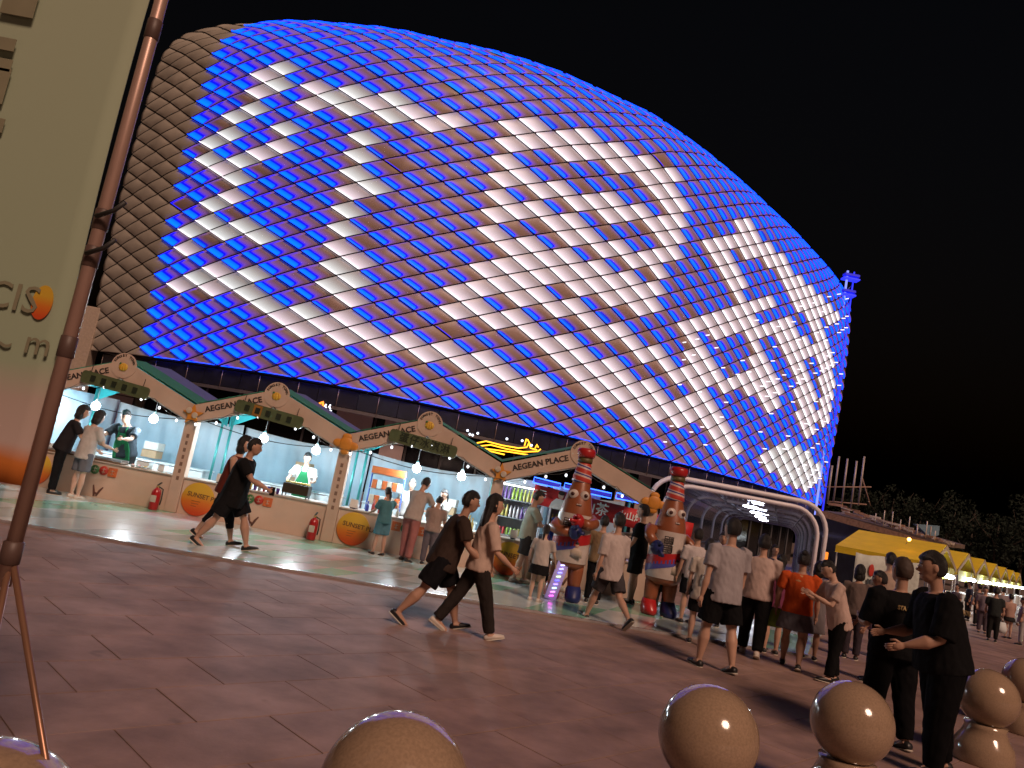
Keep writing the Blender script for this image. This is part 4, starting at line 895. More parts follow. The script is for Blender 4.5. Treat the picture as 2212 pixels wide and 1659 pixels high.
gr = thing('corn_grill', 'dark box grill with yellow corn cobs on top at the second counter', 'grill', (-3.55, 14.5, ZC+.002))
MB().box((-.24,-.14,.06), (.24,.14,.24), bev=.01).build('grill_body', mat('grill_dark', (.06,.045,.03), .4, metal=.5), gr)
for sx in (-.22, .22):
    for sy in (-.12, .12): MB().tube([(sx,sy,0),(sx,sy,.06)], .012, 6).build('leg', cordM, gr)
for k in range(9): MB().tube([(-.20+k*.05,-.11,.262),(-.20+k*.05,.0,.264),(-.20+k*.05,.11,.262)], [.014,.021,.012], 8).build('corn_cob', mat('corn_yellow', (.62,.50,.12), .5, var=.2, scale=60), gr)
for k, (px, col, hh) in enumerate(((790,(.05,.08,.45),.16),(803,(.45,.08,.08),.22),(818,(.5,.1,.1),.15),(843,(.5,.35,.1),.12),(858,(.45,.45,.42),.14),(975,(.25,.5,.08),.09),(985,(.25,.5,.08),.10),(1015,(.55,.45,.1),.26),(1022,(.55,.5,.2),.22),(768,(.5,.5,.52),.12))):
    p = rowpt(px, 1120); c = thing('sauce_bottle', 'bottle on the third counter, number %s from its left post' % ['one','two','three','six','seven','eight','nine','ten','eleven','zero'][k] if False else ['blue capped bottle by the third post', 'tall red bottle by the third post', 'short red bottle right of the tall one', 'amber bottle near the child in teal', 'clear bottle near the child in teal', 'green pouch beside the green bottle', 'green bottle at the pink trousers', 'tall yellow wrapped snack beside the man in brown', 'shorter yellow wrapped snack beside the tall one', 'pale tub at the third post'][k], 'bottle', (p.x, 14.45, ZC+.002), 0, 'goods on the third counter')
    MB().lathe([(.0,0),(.03,0),(.034,.02),(.034,hh*.6),(.014,hh*.8),(.014,hh)], n=12).build('bottle_body', mat('goods_%d' % k, col, .3), c); MB().lathe([(.017,hh),(.017,hh+.02),(.0,hh+.022)], n=10).build('cap', mat('goods_%d' % k, col, .3) if k else mat('cap_blue', (.04,.06,.5), .3), c)
for k in range(6):
    c = thing('snack_bowl', 'white snack bowl, %s along the first counter' % ['first','second','third','fourth','fifth','sixth'][k], 'bowl', (-8.05+k*.115+(1.15 if k > 2 else 0), 14.36, ZC+.002), 0, 'snack bowls on the first counter')
    MB().lathe([(.0,0),(.028,0),(.048,.035),(.05,.04),(.044,.04),(.0,.028)], n=16).build('bowl', whiteT, c); MB().ball((0,0,.034), (.036,.036,.018), 10).build('filling', (orC, redC, yelM)[k % 3], c)
for k in range(3):
    st_ = thing('carton_stack', ['brown cartons stacked on the white table behind the first counter', 'brown cartons stacked on the white table behind the second counter', 'brown cartons stacked on the white table behind the third counter'][k], 'cartons', (-7.2+2.88*k+.3*k, 16.5, .81), random.uniform(-.2,.2), 'cartons on the back tables')
    for j in range(2+k % 2): MB().box((-.17+.02*j,-.12,.005+j*.17), (.17+.01*j,.12,.165+j*.17), bev=.006).build('carton', mat('carton_%d' % (j % 2), ((.32,.21,.12),(.5,.48,.44))[j % 2], .8), st_)
for k, x in enumerate((-4.95, -2.45, -.5, .55)):
    pc = thing('price_card', ['white price card on a stand at the left end of the second counter', 'white price card at the left end of the third counter', 'white price card at the right end of the third counter', 'white price card at the left end of the rightmost counter'][k], 'card', (x, 14.38, ZC+.002)); MB().prism([(-.07,0,.02),(.07,0,.02),(.07,.03,.17),(-.07,.03,.17)], (0,.004,0)).build('card', mat('card_white', (.65,.64,.60), .5), pc); MB().box((-.05,-.01,0), (.05,.05,.018)).build('card_foot', cordM, pc)
cb = thing('power_cable', 'black power cable sagging from post to post under the stall roofs', 'cable', (X0, YS+.35, 0)); pts = []
for k in range(73): u = k/24; pts.append((u*WS, .05*math.sin(u*9), 1.78-.16*math.sin(math.pi*(u % 1))))
MB().tube(pts, .009, 6).build('cable', cordM, cb)
# rack with orange packs
rk = thing('display_rack', 'blue wire display rack with orange and white packs behind the third counter', 'rack', (-2.05, 15.4, .035))
for sx in (-.33, .33): MB().tube([(sx,0,0),(sx,0,1.36)], .016, 8).build('rack_post', mat('rack_blue', (.04,.10,.42), .4), rk)
for zz in (.75, 1.05, 1.34): MB().box((-.32,-.10,zz), (.32,.12,zz+.02)).build('rack_shelf', mat('rack_steel', (.4,.42,.45), .35, metal=.5), rk)
for zz in (.771, 1.071):
    for k in range(6): MB().box((-.29+k*.1,-.09,zz), (-.20+k*.1,.05,zz+.17), bev=.008).build('pack', (orC, paleC, orC, whiteT)[(k+int(zz*2)) % 4], rk)
MB().box((-.34,-.12,1.362), (.34,-.10,1.50), bev=.004).build('rack_header', orC, rk)
# ---- drinks fridges in the rightmost stall
frw = mat('fridge_white', (.55,.58,.62), .4); frl = emi('fridge_tube', (.85,.95,1.), 7.)
bc = [(.35,.50,.06),(.50,.50,.10),(.55,.15,.18),(.45,.05,.05),(.30,.45,.10),(.5,.42,.12),(.55,.5,.5),(.2,.1,.35)]
def fridge(x, lb, w, rows):
    f_ = thing('drinks_fridge', lb, 'fridge', (x, 15.9, .035), 0, 'lit drinks fridges')
    MB().box((-w/2,.5,0), (w/2,.54,1.66)).build('back_panel', frw, f_)
    for s_ in (-1, 1): MB().box((s_*w/2-.02,0,0), (s_*w/2+.02,.498,1.66)).build('side_panel', frw, f_)
    MB().box((-w/2-.02,-.02,1.662), (w/2+.02,.54,1.80), bev=.01).build('header', frw, f_)
    MB().box((-w/2+.05,.03,1.62), (w/2-.05,.06,1.645)).build('light_tube', frl, f_)
    for r_ in range(rows):
        z = .25+r_*.36
        MB().box((-w/2+.022,.02,z), (w/2-.022,.498,z+.02)).build('shelf', mat('shelf_grey', (.4,.42,.45), .4), f_)
        col = r_ % 4
        for k in range(int((w-.1)/.078)):
            c = bc[(r_*2+(k//3)+int(x*3)) % 8]
            b = thing('drink_bottle', 'drink bottle standing on a lit fridge shelf of the rightmost stall', 'bottle', (x-w/2+.08+k*.078, 15.98, .035+z+.022), 0, 'bottles and cans in the lit fridges')
            b['label'] = '%s %s on the %s shelf of the %s fridge' % (['green','lemon','pink','red','lime','amber','white','violet'][bc.index(c)], 'can' if r_ == 1 else 'bottle', ['bottom','second','third','top'][r_], 'left' if x < 1 else 'right')+', %s of its three' % ['leftmost','middle','rightmost'][k % 3]
            MB().lathe([(.0,0),(.029,0),(.031,.02),(.031,.15),(.013,.20),(.013,.235),(.0,.236)] if r_ != 1 else [(.0,0),(.028,0),(.031,.01),(.031,.13),(.026,.145),(.0,.146)], n=10).build('bottle_body', mat('drink_%d' % (bc.index(c)), c, .25), b)
fridge(.62, 'left drinks fridge, beside the long haired woman', .95, 4); fridge(1.72, 'second drinks fridge under the red banner', .95, 4)
rb = thing('red_banner', 'red printed banner with white characters strung across the rightmost stall', 'banner', (1.55, 15.55, 1.55)); rb.rotation_euler = (0, rad(3), 0)
def wav(x0, x1, z0, z1, n=24):
    vs = []
    for a in range(n+1):
        for z in (z0, z1): vs.append((x0+(x1-x0)*a/n, .012*math.sin(a*1.1), z))
    m2 = MB(); m2.add(vs, [(a*2, a*2+2, a*2+3, a*2+1) for a in range(n)], 0, True); return m2
o = wav(-.72, 2.55, -.20, .18).build('banner_cloth', mat('banner_red', (.52,.018,.02), .6), rb); o.modifiers.new('s', 'SOLIDIFY').thickness = .01
wt = mat('print_white', (.72,.70,.68), .6)
text('泉山茶', .27, 'banner_lettering', wt, rb, face_front(.42, -.01, -.028), bold=.004)
text('2元', .17, 'banner_lettering', wt, rb, face_front(-.58, .02, -.028), bold=.003)
text('火山烤肠', .17, 'banner_lettering', wt, rb, face_front(1.35, .0, -.028), bold=.003)
pf = MB(); pf.poly([(-.36,-.20),(.02,-.20),(.0,-.08),(-.09,.01),(-.25,.01),(-.33,-.08)][::-1], 'y', -.030, -.022, 0); pf.poly([(-.17+.06*math.cos(t), .09+.075*math.sin(t)) for t in np.linspace(0, -2*math.pi, 17)[:-1]], 'y', -.032, -.024, 1); pf.poly([(-.17+.065*math.cos(t), .13+.04*math.sin(t)) for t in np.linspace(0, -2*math.pi, 17)[:-1]], 'y', -.036, -.033, 2)
pf.build('printed_figure', [wt, mat('print_skin', (.55,.34,.27), .6), ink], rb)
snack = MB(); snack.ball((2.05,-.03,.0), (.22,.012,.09), 12, 0); snack.ball((1.9,-.035,-.05), (.12,.012,.10), 10, 1); snack.ball((2.25,-.035,-.08), (.14,.012,.08), 10, 2); snack.build('printed_snack', [mat('print_brown2', (.40,.16,.05), .6), wt, mat('print_gold2', (.5,.32,.08), .6)], rb)
lf = thing('tube_light_frame', 'blue glowing tube frame above the red banner in the rightmost stall', 'light', (1.55, 15.7, 1.80))
ledb = emi('led_blue_tube', (.03,.12,1.), 5.)
for x0, x1 in ((-.75,-.2), (-.12,.85), (.95,2.3)):
    mb = MB(); mb.tube([(x0,0,0),(x0,0,.11),(x1,0,.08),(x1,0,-.02),(x0,0,0)], .012, 6); mb.build('tube', ledb, lf)
    MB().box((x0+.02,.01,.005), (x1-.02,.02,.075)).build('lit_panel', emi('led_violet', (.05,.03,.55), .8), lf)
# lilac LED board standing by the first inflatable
g0 = atz(1186, 1292, .035); lb_ = thing('led_message_board', 'slim lilac board with coloured running lights leaning at the first inflatable\'s leg', 'light board', (g0.x, g0.y-.15, .035)); lb_.rotation_euler = (rad(-8), rad(12), 0)
MB().box((-.09,0,.0), (.09,.03,.62), bev=.008).build('board', mat('board_lilac', (.42,.36,.62), .4, emit=.15, ecol=(.4,.3,.9)), lb_)
for k in range(9):
    c = [(1,.1,.8),(1,.2,.9),(.4,.9,.8),(.3,.2,1),(.1,.1,1),(.6,.9,.4),(.2,.2,1),(.3,.3,1),(.5,.5,1)][k]
    MB().tube([(-.03,-.008,.05+k*.062), (.03,-.008,.075+k*.062)], .009, 6).build('running_light', emi('run_%d' % k, c, 4.), lb_)
ga = MB().ball((0,0,.13), (.07,.05,.13), 12).build('yellow_toy', yelM, loc=(.30, 13.0, .036)) if False else None

# ================================================================== INFLATABLE COSTUMES (generic: brown bottle shaped body, plain googly eyes)
infB = mat('inflatable_brown', (.27,.085,.035), .38, var=.06, bump=.06, bscale=20, coat=.2); infR = mat('inflatable_red', (.42,.018,.02), .35, var=.06, coat=.2); infBl = mat('inflatable_navy', (.015,.025,.13), .45)
infG = mat('inflatable_olive', (.10,.085,.03), .5); infW = mat('inflatable_white', (.55,.48,.44), .4); infP = mat('inflatable_blue', (.08,.08,.36), .4)
def stripes():
    M = bpy.data.materials.new('spiral_stripe'); M.use_nodes = True; n = M.node_tree; b = n.nodes['Principled BSDF']; L = n.links
    tc = n.nodes.new('ShaderNodeTexCoord'); sp = n.nodes.new('ShaderNodeSeparateXYZ'); L.new(tc.outputs['Object'], sp.inputs[0])
    at = n.nodes.new('ShaderNodeMath'); at.operation = 'ARCTAN2'; L.new(sp.outputs[1], at.inputs[0]); L.new(sp.outputs[0], at.inputs[1])
    d = n.nodes.new('ShaderNodeMath'); d.operation = 'DIVIDE'; d.inputs[1].default_value = 2*math.pi; L.new(at.outputs[0], d.inputs[0])
    z = n.nodes.new('ShaderNodeMath'); z.operation = 'MULTIPLY_ADD'; z.inputs[1].default_value = 7.5; L.new(sp.outputs[2], z.inputs[0]); L.new(d.outputs[0], z.inputs[2])
    f = n.nodes.new('ShaderNodeMath'); f.operation = 'FRACT'; L.new(z.outputs[0], f.inputs[0])
    cr = n.nodes.new('ShaderNodeValToRGB'); cr.color_ramp.interpolation = 'CONSTANT'; e = cr.color_ramp.elements
    e[0].color = (.50,.05,.035,1); e[0].position = 0; e[1].color = (.62,.50,.46,1); e[1].position = .42
    for p_, c in ((.62, (.06,.045,.24,1)), (.80, (.62,.50,.46,1)), (.9, (.50,.05,.035,1))):
        k = e.new(p_); k.color = c
    L.new(f.outputs[0], cr.inputs[0]); L.new(cr.outputs[0], b.inputs['Base Color']); b.inputs['Roughness'].default_value = .4; return M
strM = stripes()
def inflatable(fx, fy, lb, rz, arms, hgt=2.42):
    g = atz(fx, fy, .035); r = thing('inflatable_costume', lb, 'inflatable costume', (g.x, g.y, .035), rad(rz), 'two inflatable bottle shaped costumes'); r.scale = (hgt/2.42,)*3
    # local: faces -Y
    b = MB(); b.lathe([(.0,.50),(.20,.50),(.27,.56),(.29,.70),(.285,.95),(.275,1.15),(.27,1.30),(.25,1.45),(.215,1.60),(.175,1.74),(.145,1.86),(.12,1.93),(.0,1.95)], n=32)
    b.build('body', infB, r)
    n_ = MB(); n_.lathe([(.135,1.86),(.165,1.885),(.15,1.93),(.155,1.97),(.135,2.02),(.138,2.06),(.115,2.11),(.118,2.15),(.10,2.19),(.0,2.20)], n=28); n_.build('striped_neck', strM, r)
    MB().lathe([(.0,2.185),(.115,2.19),(.122,2.22),(.115,2.27),(.0,2.28)], n=24).build('olive_band', infG, r)
    MB().lathe([(.0,2.27),(.125,2.275),(.145,2.31),(.15,2.38),(.13,2.42),(.0,2.435)], n=24).build('red_cap', infR, r)
    # wrap label around the belly, proud of the body
    def wrap(z0, z1, a0, a1, M, nm, off=.012, slant=0.):
        m2 = MB(); vs = []; n1, n2 = 18, 6
        prof = [(.50,.20),(.56,.27),(.70,.29),(.95,.285),(1.15,.275),(1.30,.27),(1.45,.25)]
        for i in range(n1+1):
            a = rad(a0+(a1-a0)*i/n1)
            for j in range(n2+1):
                z = z0+(z1-z0)*j/n2+slant*(i/n1-.5); rr = float(np.interp(z, [p[0] for p in prof], [p[1] for p in prof]))+off
                vs.append((rr*math.sin(a), -rr*math.cos(a), z))
        m2.add(vs, [(i*(n2+1)+j, (i+1)*(n2+1)+j, (i+1)*(n2+1)+j+1, i*(n2+1)+j+1) for i in range(n1) for j in range(n2)], 0, True)
        m2.build(nm, M, r)
    wrap(.60, 1.36, -115, 115, infW, 'label_sheet'); wrap(.86, 1.02, -112, 112, infR, 'label_red_band', .017, .20); wrap(.74, .86, -112, 20, infP, 'label_blue_band', .016, .20)
    mb = MB()   # dark block lettering, kept as plain strokes
    for cz in (1.22, 1.08):
        cx_ = -.10; y = -.30
        for dz in (-.05, -.015, .02, .055): mb.tube([(cx_-.07,y+.015,cz+dz), (cx_,y-.002,cz+dz), (cx_+.07,y+.002,cz+dz)], .0075, 5)
        for dx in (-.07, .0, .07): mb.tube([(cx_+dx, y+.015*abs(dx/.07 if dx < 0 else 0), cz-.055), (cx_+dx, y+.015*abs(dx/.07 if dx < 0 else 0), cz+.06)], .0075, 5)
    mb.build('label_lettering', ink, r)
    mb = MB(); mb.ball((.10,-.285,.88), (.035,.02,.045), 10, 1); mb.rings([((.10,-.29,.70),(.10,0,0),(0,.02,0)),((.10,-.295,.80),(.09,0,0),(0,.022,0)),((.10,-.29,.845),(.04,0,0),(0,.015,0))], 12, 0); mb.ball((.10,-.29,.915), (.036,.02,.022), 8, 2)
    mb.build('label_picture', [paleC, mat('print_skin', (.55,.34,.27), .6), ink], r)
    for sx in (-.085, .085):
        e = MB(); e.lathe([(.062,-.02),(.075,.0),(.075,.035),(.055,.05),(.0,.052)], (sx,-.155,1.665), 20, d=(sx*.5,-1,.05)); ey = e.build('eye', infW, r)
        e = MB(); e.lathe([(.030,.0),(.030,.006),(.0,.009)], (sx*1.25,-.208,1.668), 14, d=(sx*.5,-1,.05)); e.build('pupil', infG if False else mat('pupil_brown', (.05,.012,.01), .3), ey)
    MB().ball((.02,-.222,1.50), (.05,.02,.032), 14).build('mouth', mat('mouth_dark', (.05,.015,.012), .5), r)
    for k in (-1, 0, 1): MB().box((.02+k*.026-.011,-.252,1.502), (.02+k*.026+.011,-.238,1.524), bev=.003).build('tooth', infW, r)
    for s_, (M, Mf) in ((-1, (infB, infR)), (1, (infB, infBl))):
        MB().tube([(s_*.14,0,.58),(s_*.15,0,.46),(s_*.155,0,.30),(s_*.16,0,.20)], [.13,.125,.11,.10], 18).build('leg', M, r)
        f_ = MB(); f_.rings([((s_*.165,.0,.24),(.105,0,0),(0,.105,0)),((s_*.165,-.01,.17),(.125,0,0),(0,.13,0)),((s_*.17,-.05,.09),(.13,0,0),(0,.19,0)),((s_*.17,-.06,.02),(.12,0,0),(0,.185,0)),((s_*.17,-.05,.0),(.09,0,0),(0,.15,0))], 20)
        f_.build('boot', Mf, r)
    for s_, pts, Mg in arms:
        MB().tube(pts, [.10,.095,.085,.08], 16).build('arm', infB, r)
        e = Vector(pts[-1]); d = (e-Vector(pts[-2])).normalized(); gl_ = MB(); gl_.ball(e+d*.09, (.105,.11,.12), 16)
        for k in range(4): gl_.tube([e+d*.12+Vector((.0,-.06+.04*k,0)), e+d*.24+Vector((.0,-.07+.047*k,-.02))], [.032,.026], 10)
        gl_.tube([e+d*.05+Vector((0,-.06,.05)), e+d*.12+Vector((0,-.12,.09))], [.035,.027], 10)
        gl_.build('glove', Mg, r)
inflatable(1212, 1294, 'inflatable costume with both arms folded across, left of the pair, red glove raised', -6,
    [(-1, [(-.24,0,1.18),(-.30,-.18,1.10),(-.20,-.32,1.06),(-.05,-.38,1.08)], infBl), (1, [(.25,0,1.30),(.30,-.12,1.26),(.22,-.30,1.22),(.12,-.36,1.24)], infR)])
inflatable(1418, 1328, 'inflatable costume before the arches, blue glove out left and red glove low right', 8,
    [(-1, [(-.24,0,1.32),(-.36,-.06,1.34),(-.40,-.20,1.24),(-.34,-.30,1.14)], infBl), (1, [(.25,0,1.28),(.36,-.04,1.20),(.45,-.10,1.08),(.52,-.14,.98)], infR)])

# ================================================================== STONE BALL BOLLARDS
def granite():
    M = mat('polished_granite', (.35,.245,.165), .14, var=.13, scale=90, spec=.6, coat=.4)
    return M
graM = granite()
proto = None
BL = [(850,1712,'nearest stone ball, cut by the bottom edge left of centre, blue sheen on top'), (1530,1590,'stone ball standing alone below the tall man in grey'), (1840,1560,'stone ball on its round foot directly left of the guards'),
      (2135,1508,'stone ball right of the guards'), (2218,1472,'stone ball cut by the right edge'), (-75,1850,'blurred stone ball at the bottom left corner by the tripod leg')]
for x, y, lb in BL:
    p = atz(x, y, .56)
    if proto is None:
        proto = thing('ball_bollard', lb, 'bollard', (p.x, p.y, 0), 0, 'polished stone ball bollards across the square')
        MB().ball((0,0,.56), .25, 64).build('ball', graM, proto)
        MB().lathe([(.0,0),(.245,0),(.25,.015),(.25,.10),(.235,.17),(.19,.235),(.165,.30),(.175,.335),(.0,.34)], n=48).build('foot', graM, proto)
    else:
        c = copy_tree(proto); c.location = (p.x, p.y, 0); c['label'] = lb; c.rotation_euler[2] = random.uniform(0, 6)

# ================================================================== BANNER ON A TRIPOD POLE (near left)
hub = aty(30, 1176, 1.95); poleM = mat('banner_pole', (.42,.28,.23), .38, metal=.3, var=.2, scale=5, stretch=(3,3,.4))
bs = thing('banner_stand', 'tall banner hanging on a tripod pole close to the camera at the left edge', 'banner stand', (hub.x, hub.y, 0))
MB().tube([(0,0,hub.z-.1), (0,0,3.6)], [.0185,.0155], 16).build('pole', poleM, bs)
for zz, r_ in ((hub.z-.02,.0235), (hub.z+.5,.0205), (1.98,.020), (2.08,.020), (2.62,.019)): MB().lathe([(.015,-.03),(r_,-.026),(r_,.026),(.015,.03)], (0,0,zz), 18).build('collar', mat('collar_dark', (.10,.06,.05), .5), bs)
for dx, dy in ((.60,-.06),(.20,-.20),(-.40,.30)):
    MB().tube([(0,0,hub.z-.02), (dx*1.0,dy*1.0,.0)], .0085, 10).build('leg', mat('tripod_leg', (.30,.16,.10), .35, metal=.5), bs)
    MB().tube([(0,0,hub.z*.55), (dx*.40,dy*.40,hub.z*.60)], .007, 8).build('stay', mat('stay_dark', (.06,.05,.05), .5), bs)
for zz in (1.98, 2.08): MB().tube([(0,-.03,zz), (.05,-.045,zz+.02), (.075,-.05,zz+.045)], .006, 6).build('tie', cordM, bs)
def pz(x, y): q = aty(x, y, 1.95); return q.x-hub.x, q.z
cl = MB(); vs = []; nx, nz = 18, 44; zb = pz(20, 1045)[1]; ztop = 3.6
for a in range(nx+1):
    for b in range(nz+1):
        u, z = a/nx, zb+(ztop-zb)*b/nz
        vs.append((-.024-.85*u-.008*math.sin(z*3), .004*math.sin(u*7+z*2)+.003*math.sin(z*5+u*3), z))
cl.add(vs, [(a*(nz+1)+b, a*(nz+1)+b+1, (a+1)*(nz+1)+b+1, (a+1)*(nz+1)+b) for a in range(nx) for b in range(nz)], 0, True)
def bannermat():
    M = bpy.data.materials.new('banner_print'); M.use_nodes = True; n = M.node_tree; b = n.nodes['Principled BSDF']; L = n.links; b.inputs['Roughness'].default_value = .8
    tc = n.nodes.new('ShaderNodeTexCoord'); sp = n.nodes.new('ShaderNodeSeparateXYZ'); L.new(tc.outputs['Object'], sp.inputs[0])
    ns = n.nodes.new('ShaderNodeTexNoise'); ns.inputs['Scale'].default_value = 3; L.new(tc.outputs['Object'], ns.inputs['Vector'])
    ad = n.nodes.new('ShaderNodeMath'); ad.operation = 'MULTIPLY_ADD'; ad.inputs[1].default_value = .10; L.new(ns.outputs[0], ad.inputs[0]); L.new(sp.outputs[2], ad.inputs[2])
    mr = n.nodes.new('ShaderNodeMapRange'); mr.inputs[1].default_value = zb; mr.inputs[2].default_value = ztop; L.new(ad.outputs[0], mr.inputs[0])
    cr = n.nodes.new('ShaderNodeValToRGB'); e = cr.color_ramp.elements; e[0].color = (.50,.13,.02,1); e[0].position = .0; e[1].color = (.40,.43,.31,1); e[1].position = 1
    f = lambda z: (z-zb)/(ztop-zb)
    za = pz(20, 985)[1]+.05; zc = pz(40, 815)[1]+.05
    for p_, c in ((f(za)-.006, (.50,.15,.02,1)), (f(za)+.012, (.46,.36,.33,1)), (f(zc)-.02, (.42,.34,.30,1)), (f(zc)+.02, (.30,.37,.26,1)), (.75, (.36,.42,.30,1))):
        k = e.new(p_); k.color = c
    L.new(mr.outputs[0], cr.inputs[0]); L.new(cr.outputs[0], b.inputs['Base Color']); return M
o = cl.build('banner_cloth', bannermat(), bs); o.modifiers.new('s', 'SOLIDIFY').thickness = .003
pr_ = mat('banner_ink', (.21,.20,.13), .8)
def bput(x, y): a, z = pz(x, y); return a, z
a, z = bput(95, 655); MB().poly([(a+.026*math.cos(t), z+.045*math.sin(t)) for t in np.linspace(0, -2*math.pi, 29)[:-1]], 'y', -.009, -.006).build('printed_sun', sunM, bs)
a, z = bput(32, 645); text('CIS', .10, 'banner_lettering', pr_, bs, face_front(a, z, -.011), ext=.001)
a, z = bput(88, 745); text('m', .09, 'banner_lettering', pr_, bs, face_front(a, z, -.011), ext=.001)
a, z = bput(10, 742); text('~', .09, 'banner_lettering', pr_, bs, face_front(a, z, -.011), ext=.001)
for (x, y, w, hh) in ((18,100,.05,.018),(14,145,.04,.018),(8,190,.03,.05),(60,12,.06,.04),(5,275,.02,.02)):
    a, z = bput(x, y); MB().box((a-w,-.012,z-hh), (a+w*.5,-.009,z+hh), bev=.001).build('banner_glyph', pr_, bs)

# ================================================================== ARCHED GLASS TUNNEL
archM = mat('arch_white_lilac', (.82,.79,.86), .4, var=.06, scale=3); gT = glass('tunnel_glass', (.75,.78,.85), .26, .12)
Ya = 17.; xl, xr = aty(1397, 1112, Ya).x, aty(1779, 1185, Ya).x; dv = ray(1690, 1168); ang = math.atan2(dv.x, dv.y)
tn = thing('arch_tunnel', 'white tubular arches with curved glass forming a walkway right of the stalls', 'tunnel', ((xl+xr)/2, Ya, 0), -0.0)
wid = (xr-xl)/2; HT = 2.52
def archpts(s, w, hgt, r=.62):
    ox = math.tan(ang)*s; P_ = [(ox-w, s, 0), (ox-w, s, hgt-r)]
    P_ += [(ox-w+r-r*math.cos(t), s, hgt-r+r*math.sin(t)) for t in np.linspace(.15, math.pi/2, 7)]
    P_ += [(ox+w-r+r*math.sin(t), s, hgt-r+r*math.cos(t)) for t in np.linspace(0, math.pi/2-.15, 7)]+[(ox+w, s, hgt-r), (ox+w, s, 0)]
    return P_
ss = [0, 1.3, 5.8, 10.3, 14.8, 19.3, 23.8, 28.3]
for k, s in enumerate(ss): MB().tube(archpts(s, wid*(1 if k == 0 else .94), HT*(1 if k == 0 else .965)), .052, 10, up=(0,1,0)).build('arch', archM, tn)
for k in range(1, len(ss)-1):
    A, B = archpts(ss[k]+.05, wid*.94, HT*.965), archpts(ss[k+1]-.05, wid*.94, HT*.965); n = len(A)
    for j in (range(0, n-1)):
        if j in (0, n-2) or True: MB().prism([A[j], A[j+1], B[j+1], B[j]], (0, 0, .006) if 3 < j < n-4 else (.006, 0, 0)).build('glass_panel', gT, tn)
mb_in = mat('purlin_grey', (.28,.27,.31), .4)
for xo, zo in ((-.96,1.0),(.96,1.0),(-.80,2.28),(-.4,2.40),(0,2.40),(.4,2.40),(.80,2.28)):
    MB().tube([(xo*wid*.94+math.tan(ang)*1.3, 1.3, zo), (xo*wid*.94+math.tan(ang)*28, 28, zo)], .022, 6).build('purlin', mb_in, tn)
for s in (3.5, 8, 12.5, 17): MB().ball((math.tan(ang)*s+.1, s, 2.30), (.22,.10,.035), 14).build('ceiling_lamp', emi('tunnel_lamp', (.80,.86,1), 40.), tn)
# ---- yellow gabled tents receding on the right
yM = mat('tent_yellow', (.80,.57,.02), .65, var=.08, scale=2, bump=.12, bscale=5); ygr = mat('tent_gable_tan', (.34,.25,.15), .7); yvl = mat('tent_valance_lime', (.55,.60,.12), .7); tp = mat('tent_pole', (.45,.45,.45), .4)
ptsT = [(2040,1184,31.)]; d1 = aty(2044, 1184, 31.); d6 = aty(2192, 1238, 62.); dir_ = Vector((d6.x-d1.x, d6.y-d1.y, 0)); stp = dir_/5.2; dn_ = dir_.normalized(); side_ = Vector((-dn_.y, dn_.x, 0))
lamp = emi('tent_lamp', (.88,.96,1), 30.)
tl = ['nearest yellow tent with the long plain slope, above the guards', 'second yellow gabled tent of the receding row', 'third yellow gabled tent of the receding row', 'fourth yellow gabled tent of the receding row', 'fifth yellow gabled tent of the receding row', 'sixth yellow gabled tent near the right edge', 'farthest yellow gabled tent, at the right edge']
for k in range(7):
    o0 = Vector((d1.x, d1.y, 0))+stp*k; t_ = thing('yellow_tent', tl[k], 'tent', o0, math.atan2(-dn_.x, dn_.y), 'yellow gabled tents in a row')
    # local +Y = along the row, +X = right; ridge runs along -X
    hp, he, hw_, dp = 2.62, 1.78, stp.length*.46, 3.3
    for s_ in (-1, 1):
        MB().prism([(0,0,hp),(0,s_*hw_,he),(-dp,s_*hw_,he),(-dp,0,hp)] if s_ < 0 else [(-dp,0,hp),(-dp,s_*hw_,he),(0,s_*hw_,he),(0,0,hp)], (0,0,.02)).build('roof_slope', yM, t_)
        MB().prism([(.02,0,hp+.01),(.02,s_*hw_,he+.01),(.02,s_*hw_,he-.16),(.02,0,hp-.22)], (.02,0,0)).build('gable_trim', ygr, t_)
        MB().prism([(0,s_*hw_,he-.004),(-dp,s_*hw_,he-.004),(-dp,s_*hw_,he-.24),(0,s_*hw_,he-.24)], (0,.012,0)).build('valance', yM, t_)
        for x in (-.05, -dp+.05): MB().tube([(x,s_*hw_*.97,0),(x,s_*hw_*.97,he)], .03, 6).build('tent_pole', tp, t_)
    MB().prism([(.0,-hw_*.95,he-.02),(.0,hw_*.95,he-.02),(.0,hw_*.8,he-.5),(.0,-hw_*.8,he-.5)], (.012,0,0)).build('lime_valance', yvl, t_)
    MB().box((-.5,-hw_*.9,0), (.3,hw_*.9,.75), bev=.02).build('tent_counter', whiteT, t_)
    L_ = thing('strip_lamp', 'bright white lamp under the %s yellow tent' % ['nearest', 'second', 'third', 'fourth', 'fifth', 'sixth', 'farthest'][k], 'lamp', o0+Vector((0,0,0)), math.atan2(-dn_.x, dn_.y), 'white lamps under the yellow tents')
    MB().ball((.25,-.5,1.42), (.22,.25,.085), 12).build('lamp_glow', lamp, L_)
    l = bpy.data.lights.new('tent_light', 'POINT'); l.energy = 60; l.color = (.9,.97,1.); l.shadow_soft_size = .15; lo_ = bpy.data.objects.new('tent_light', l); COL.objects.link(lo_); lo_.parent = L_; lo_.location = (.45,-.5,1.25)
    MB().tube([(.25,-.5,1.49),(.25,-.5,1.9)], .01, 5).build('lamp_cord', cordM, L_)
a = aty(1955, 1164, 30.); sl = thing('amber_lamp', 'small amber lamp glowing on the nearest yellow tent roof', 'lamp', (a.x, a.y-.3, a.z)); MB().ball((0,0,0), .07, 12).build('bulb', emi('amber', (1,.42,.08), 14.), sl); MB().tube([(0,.05,-.05),(0,.2,-.2)], .015, 6).build('bracket', tp, sl)
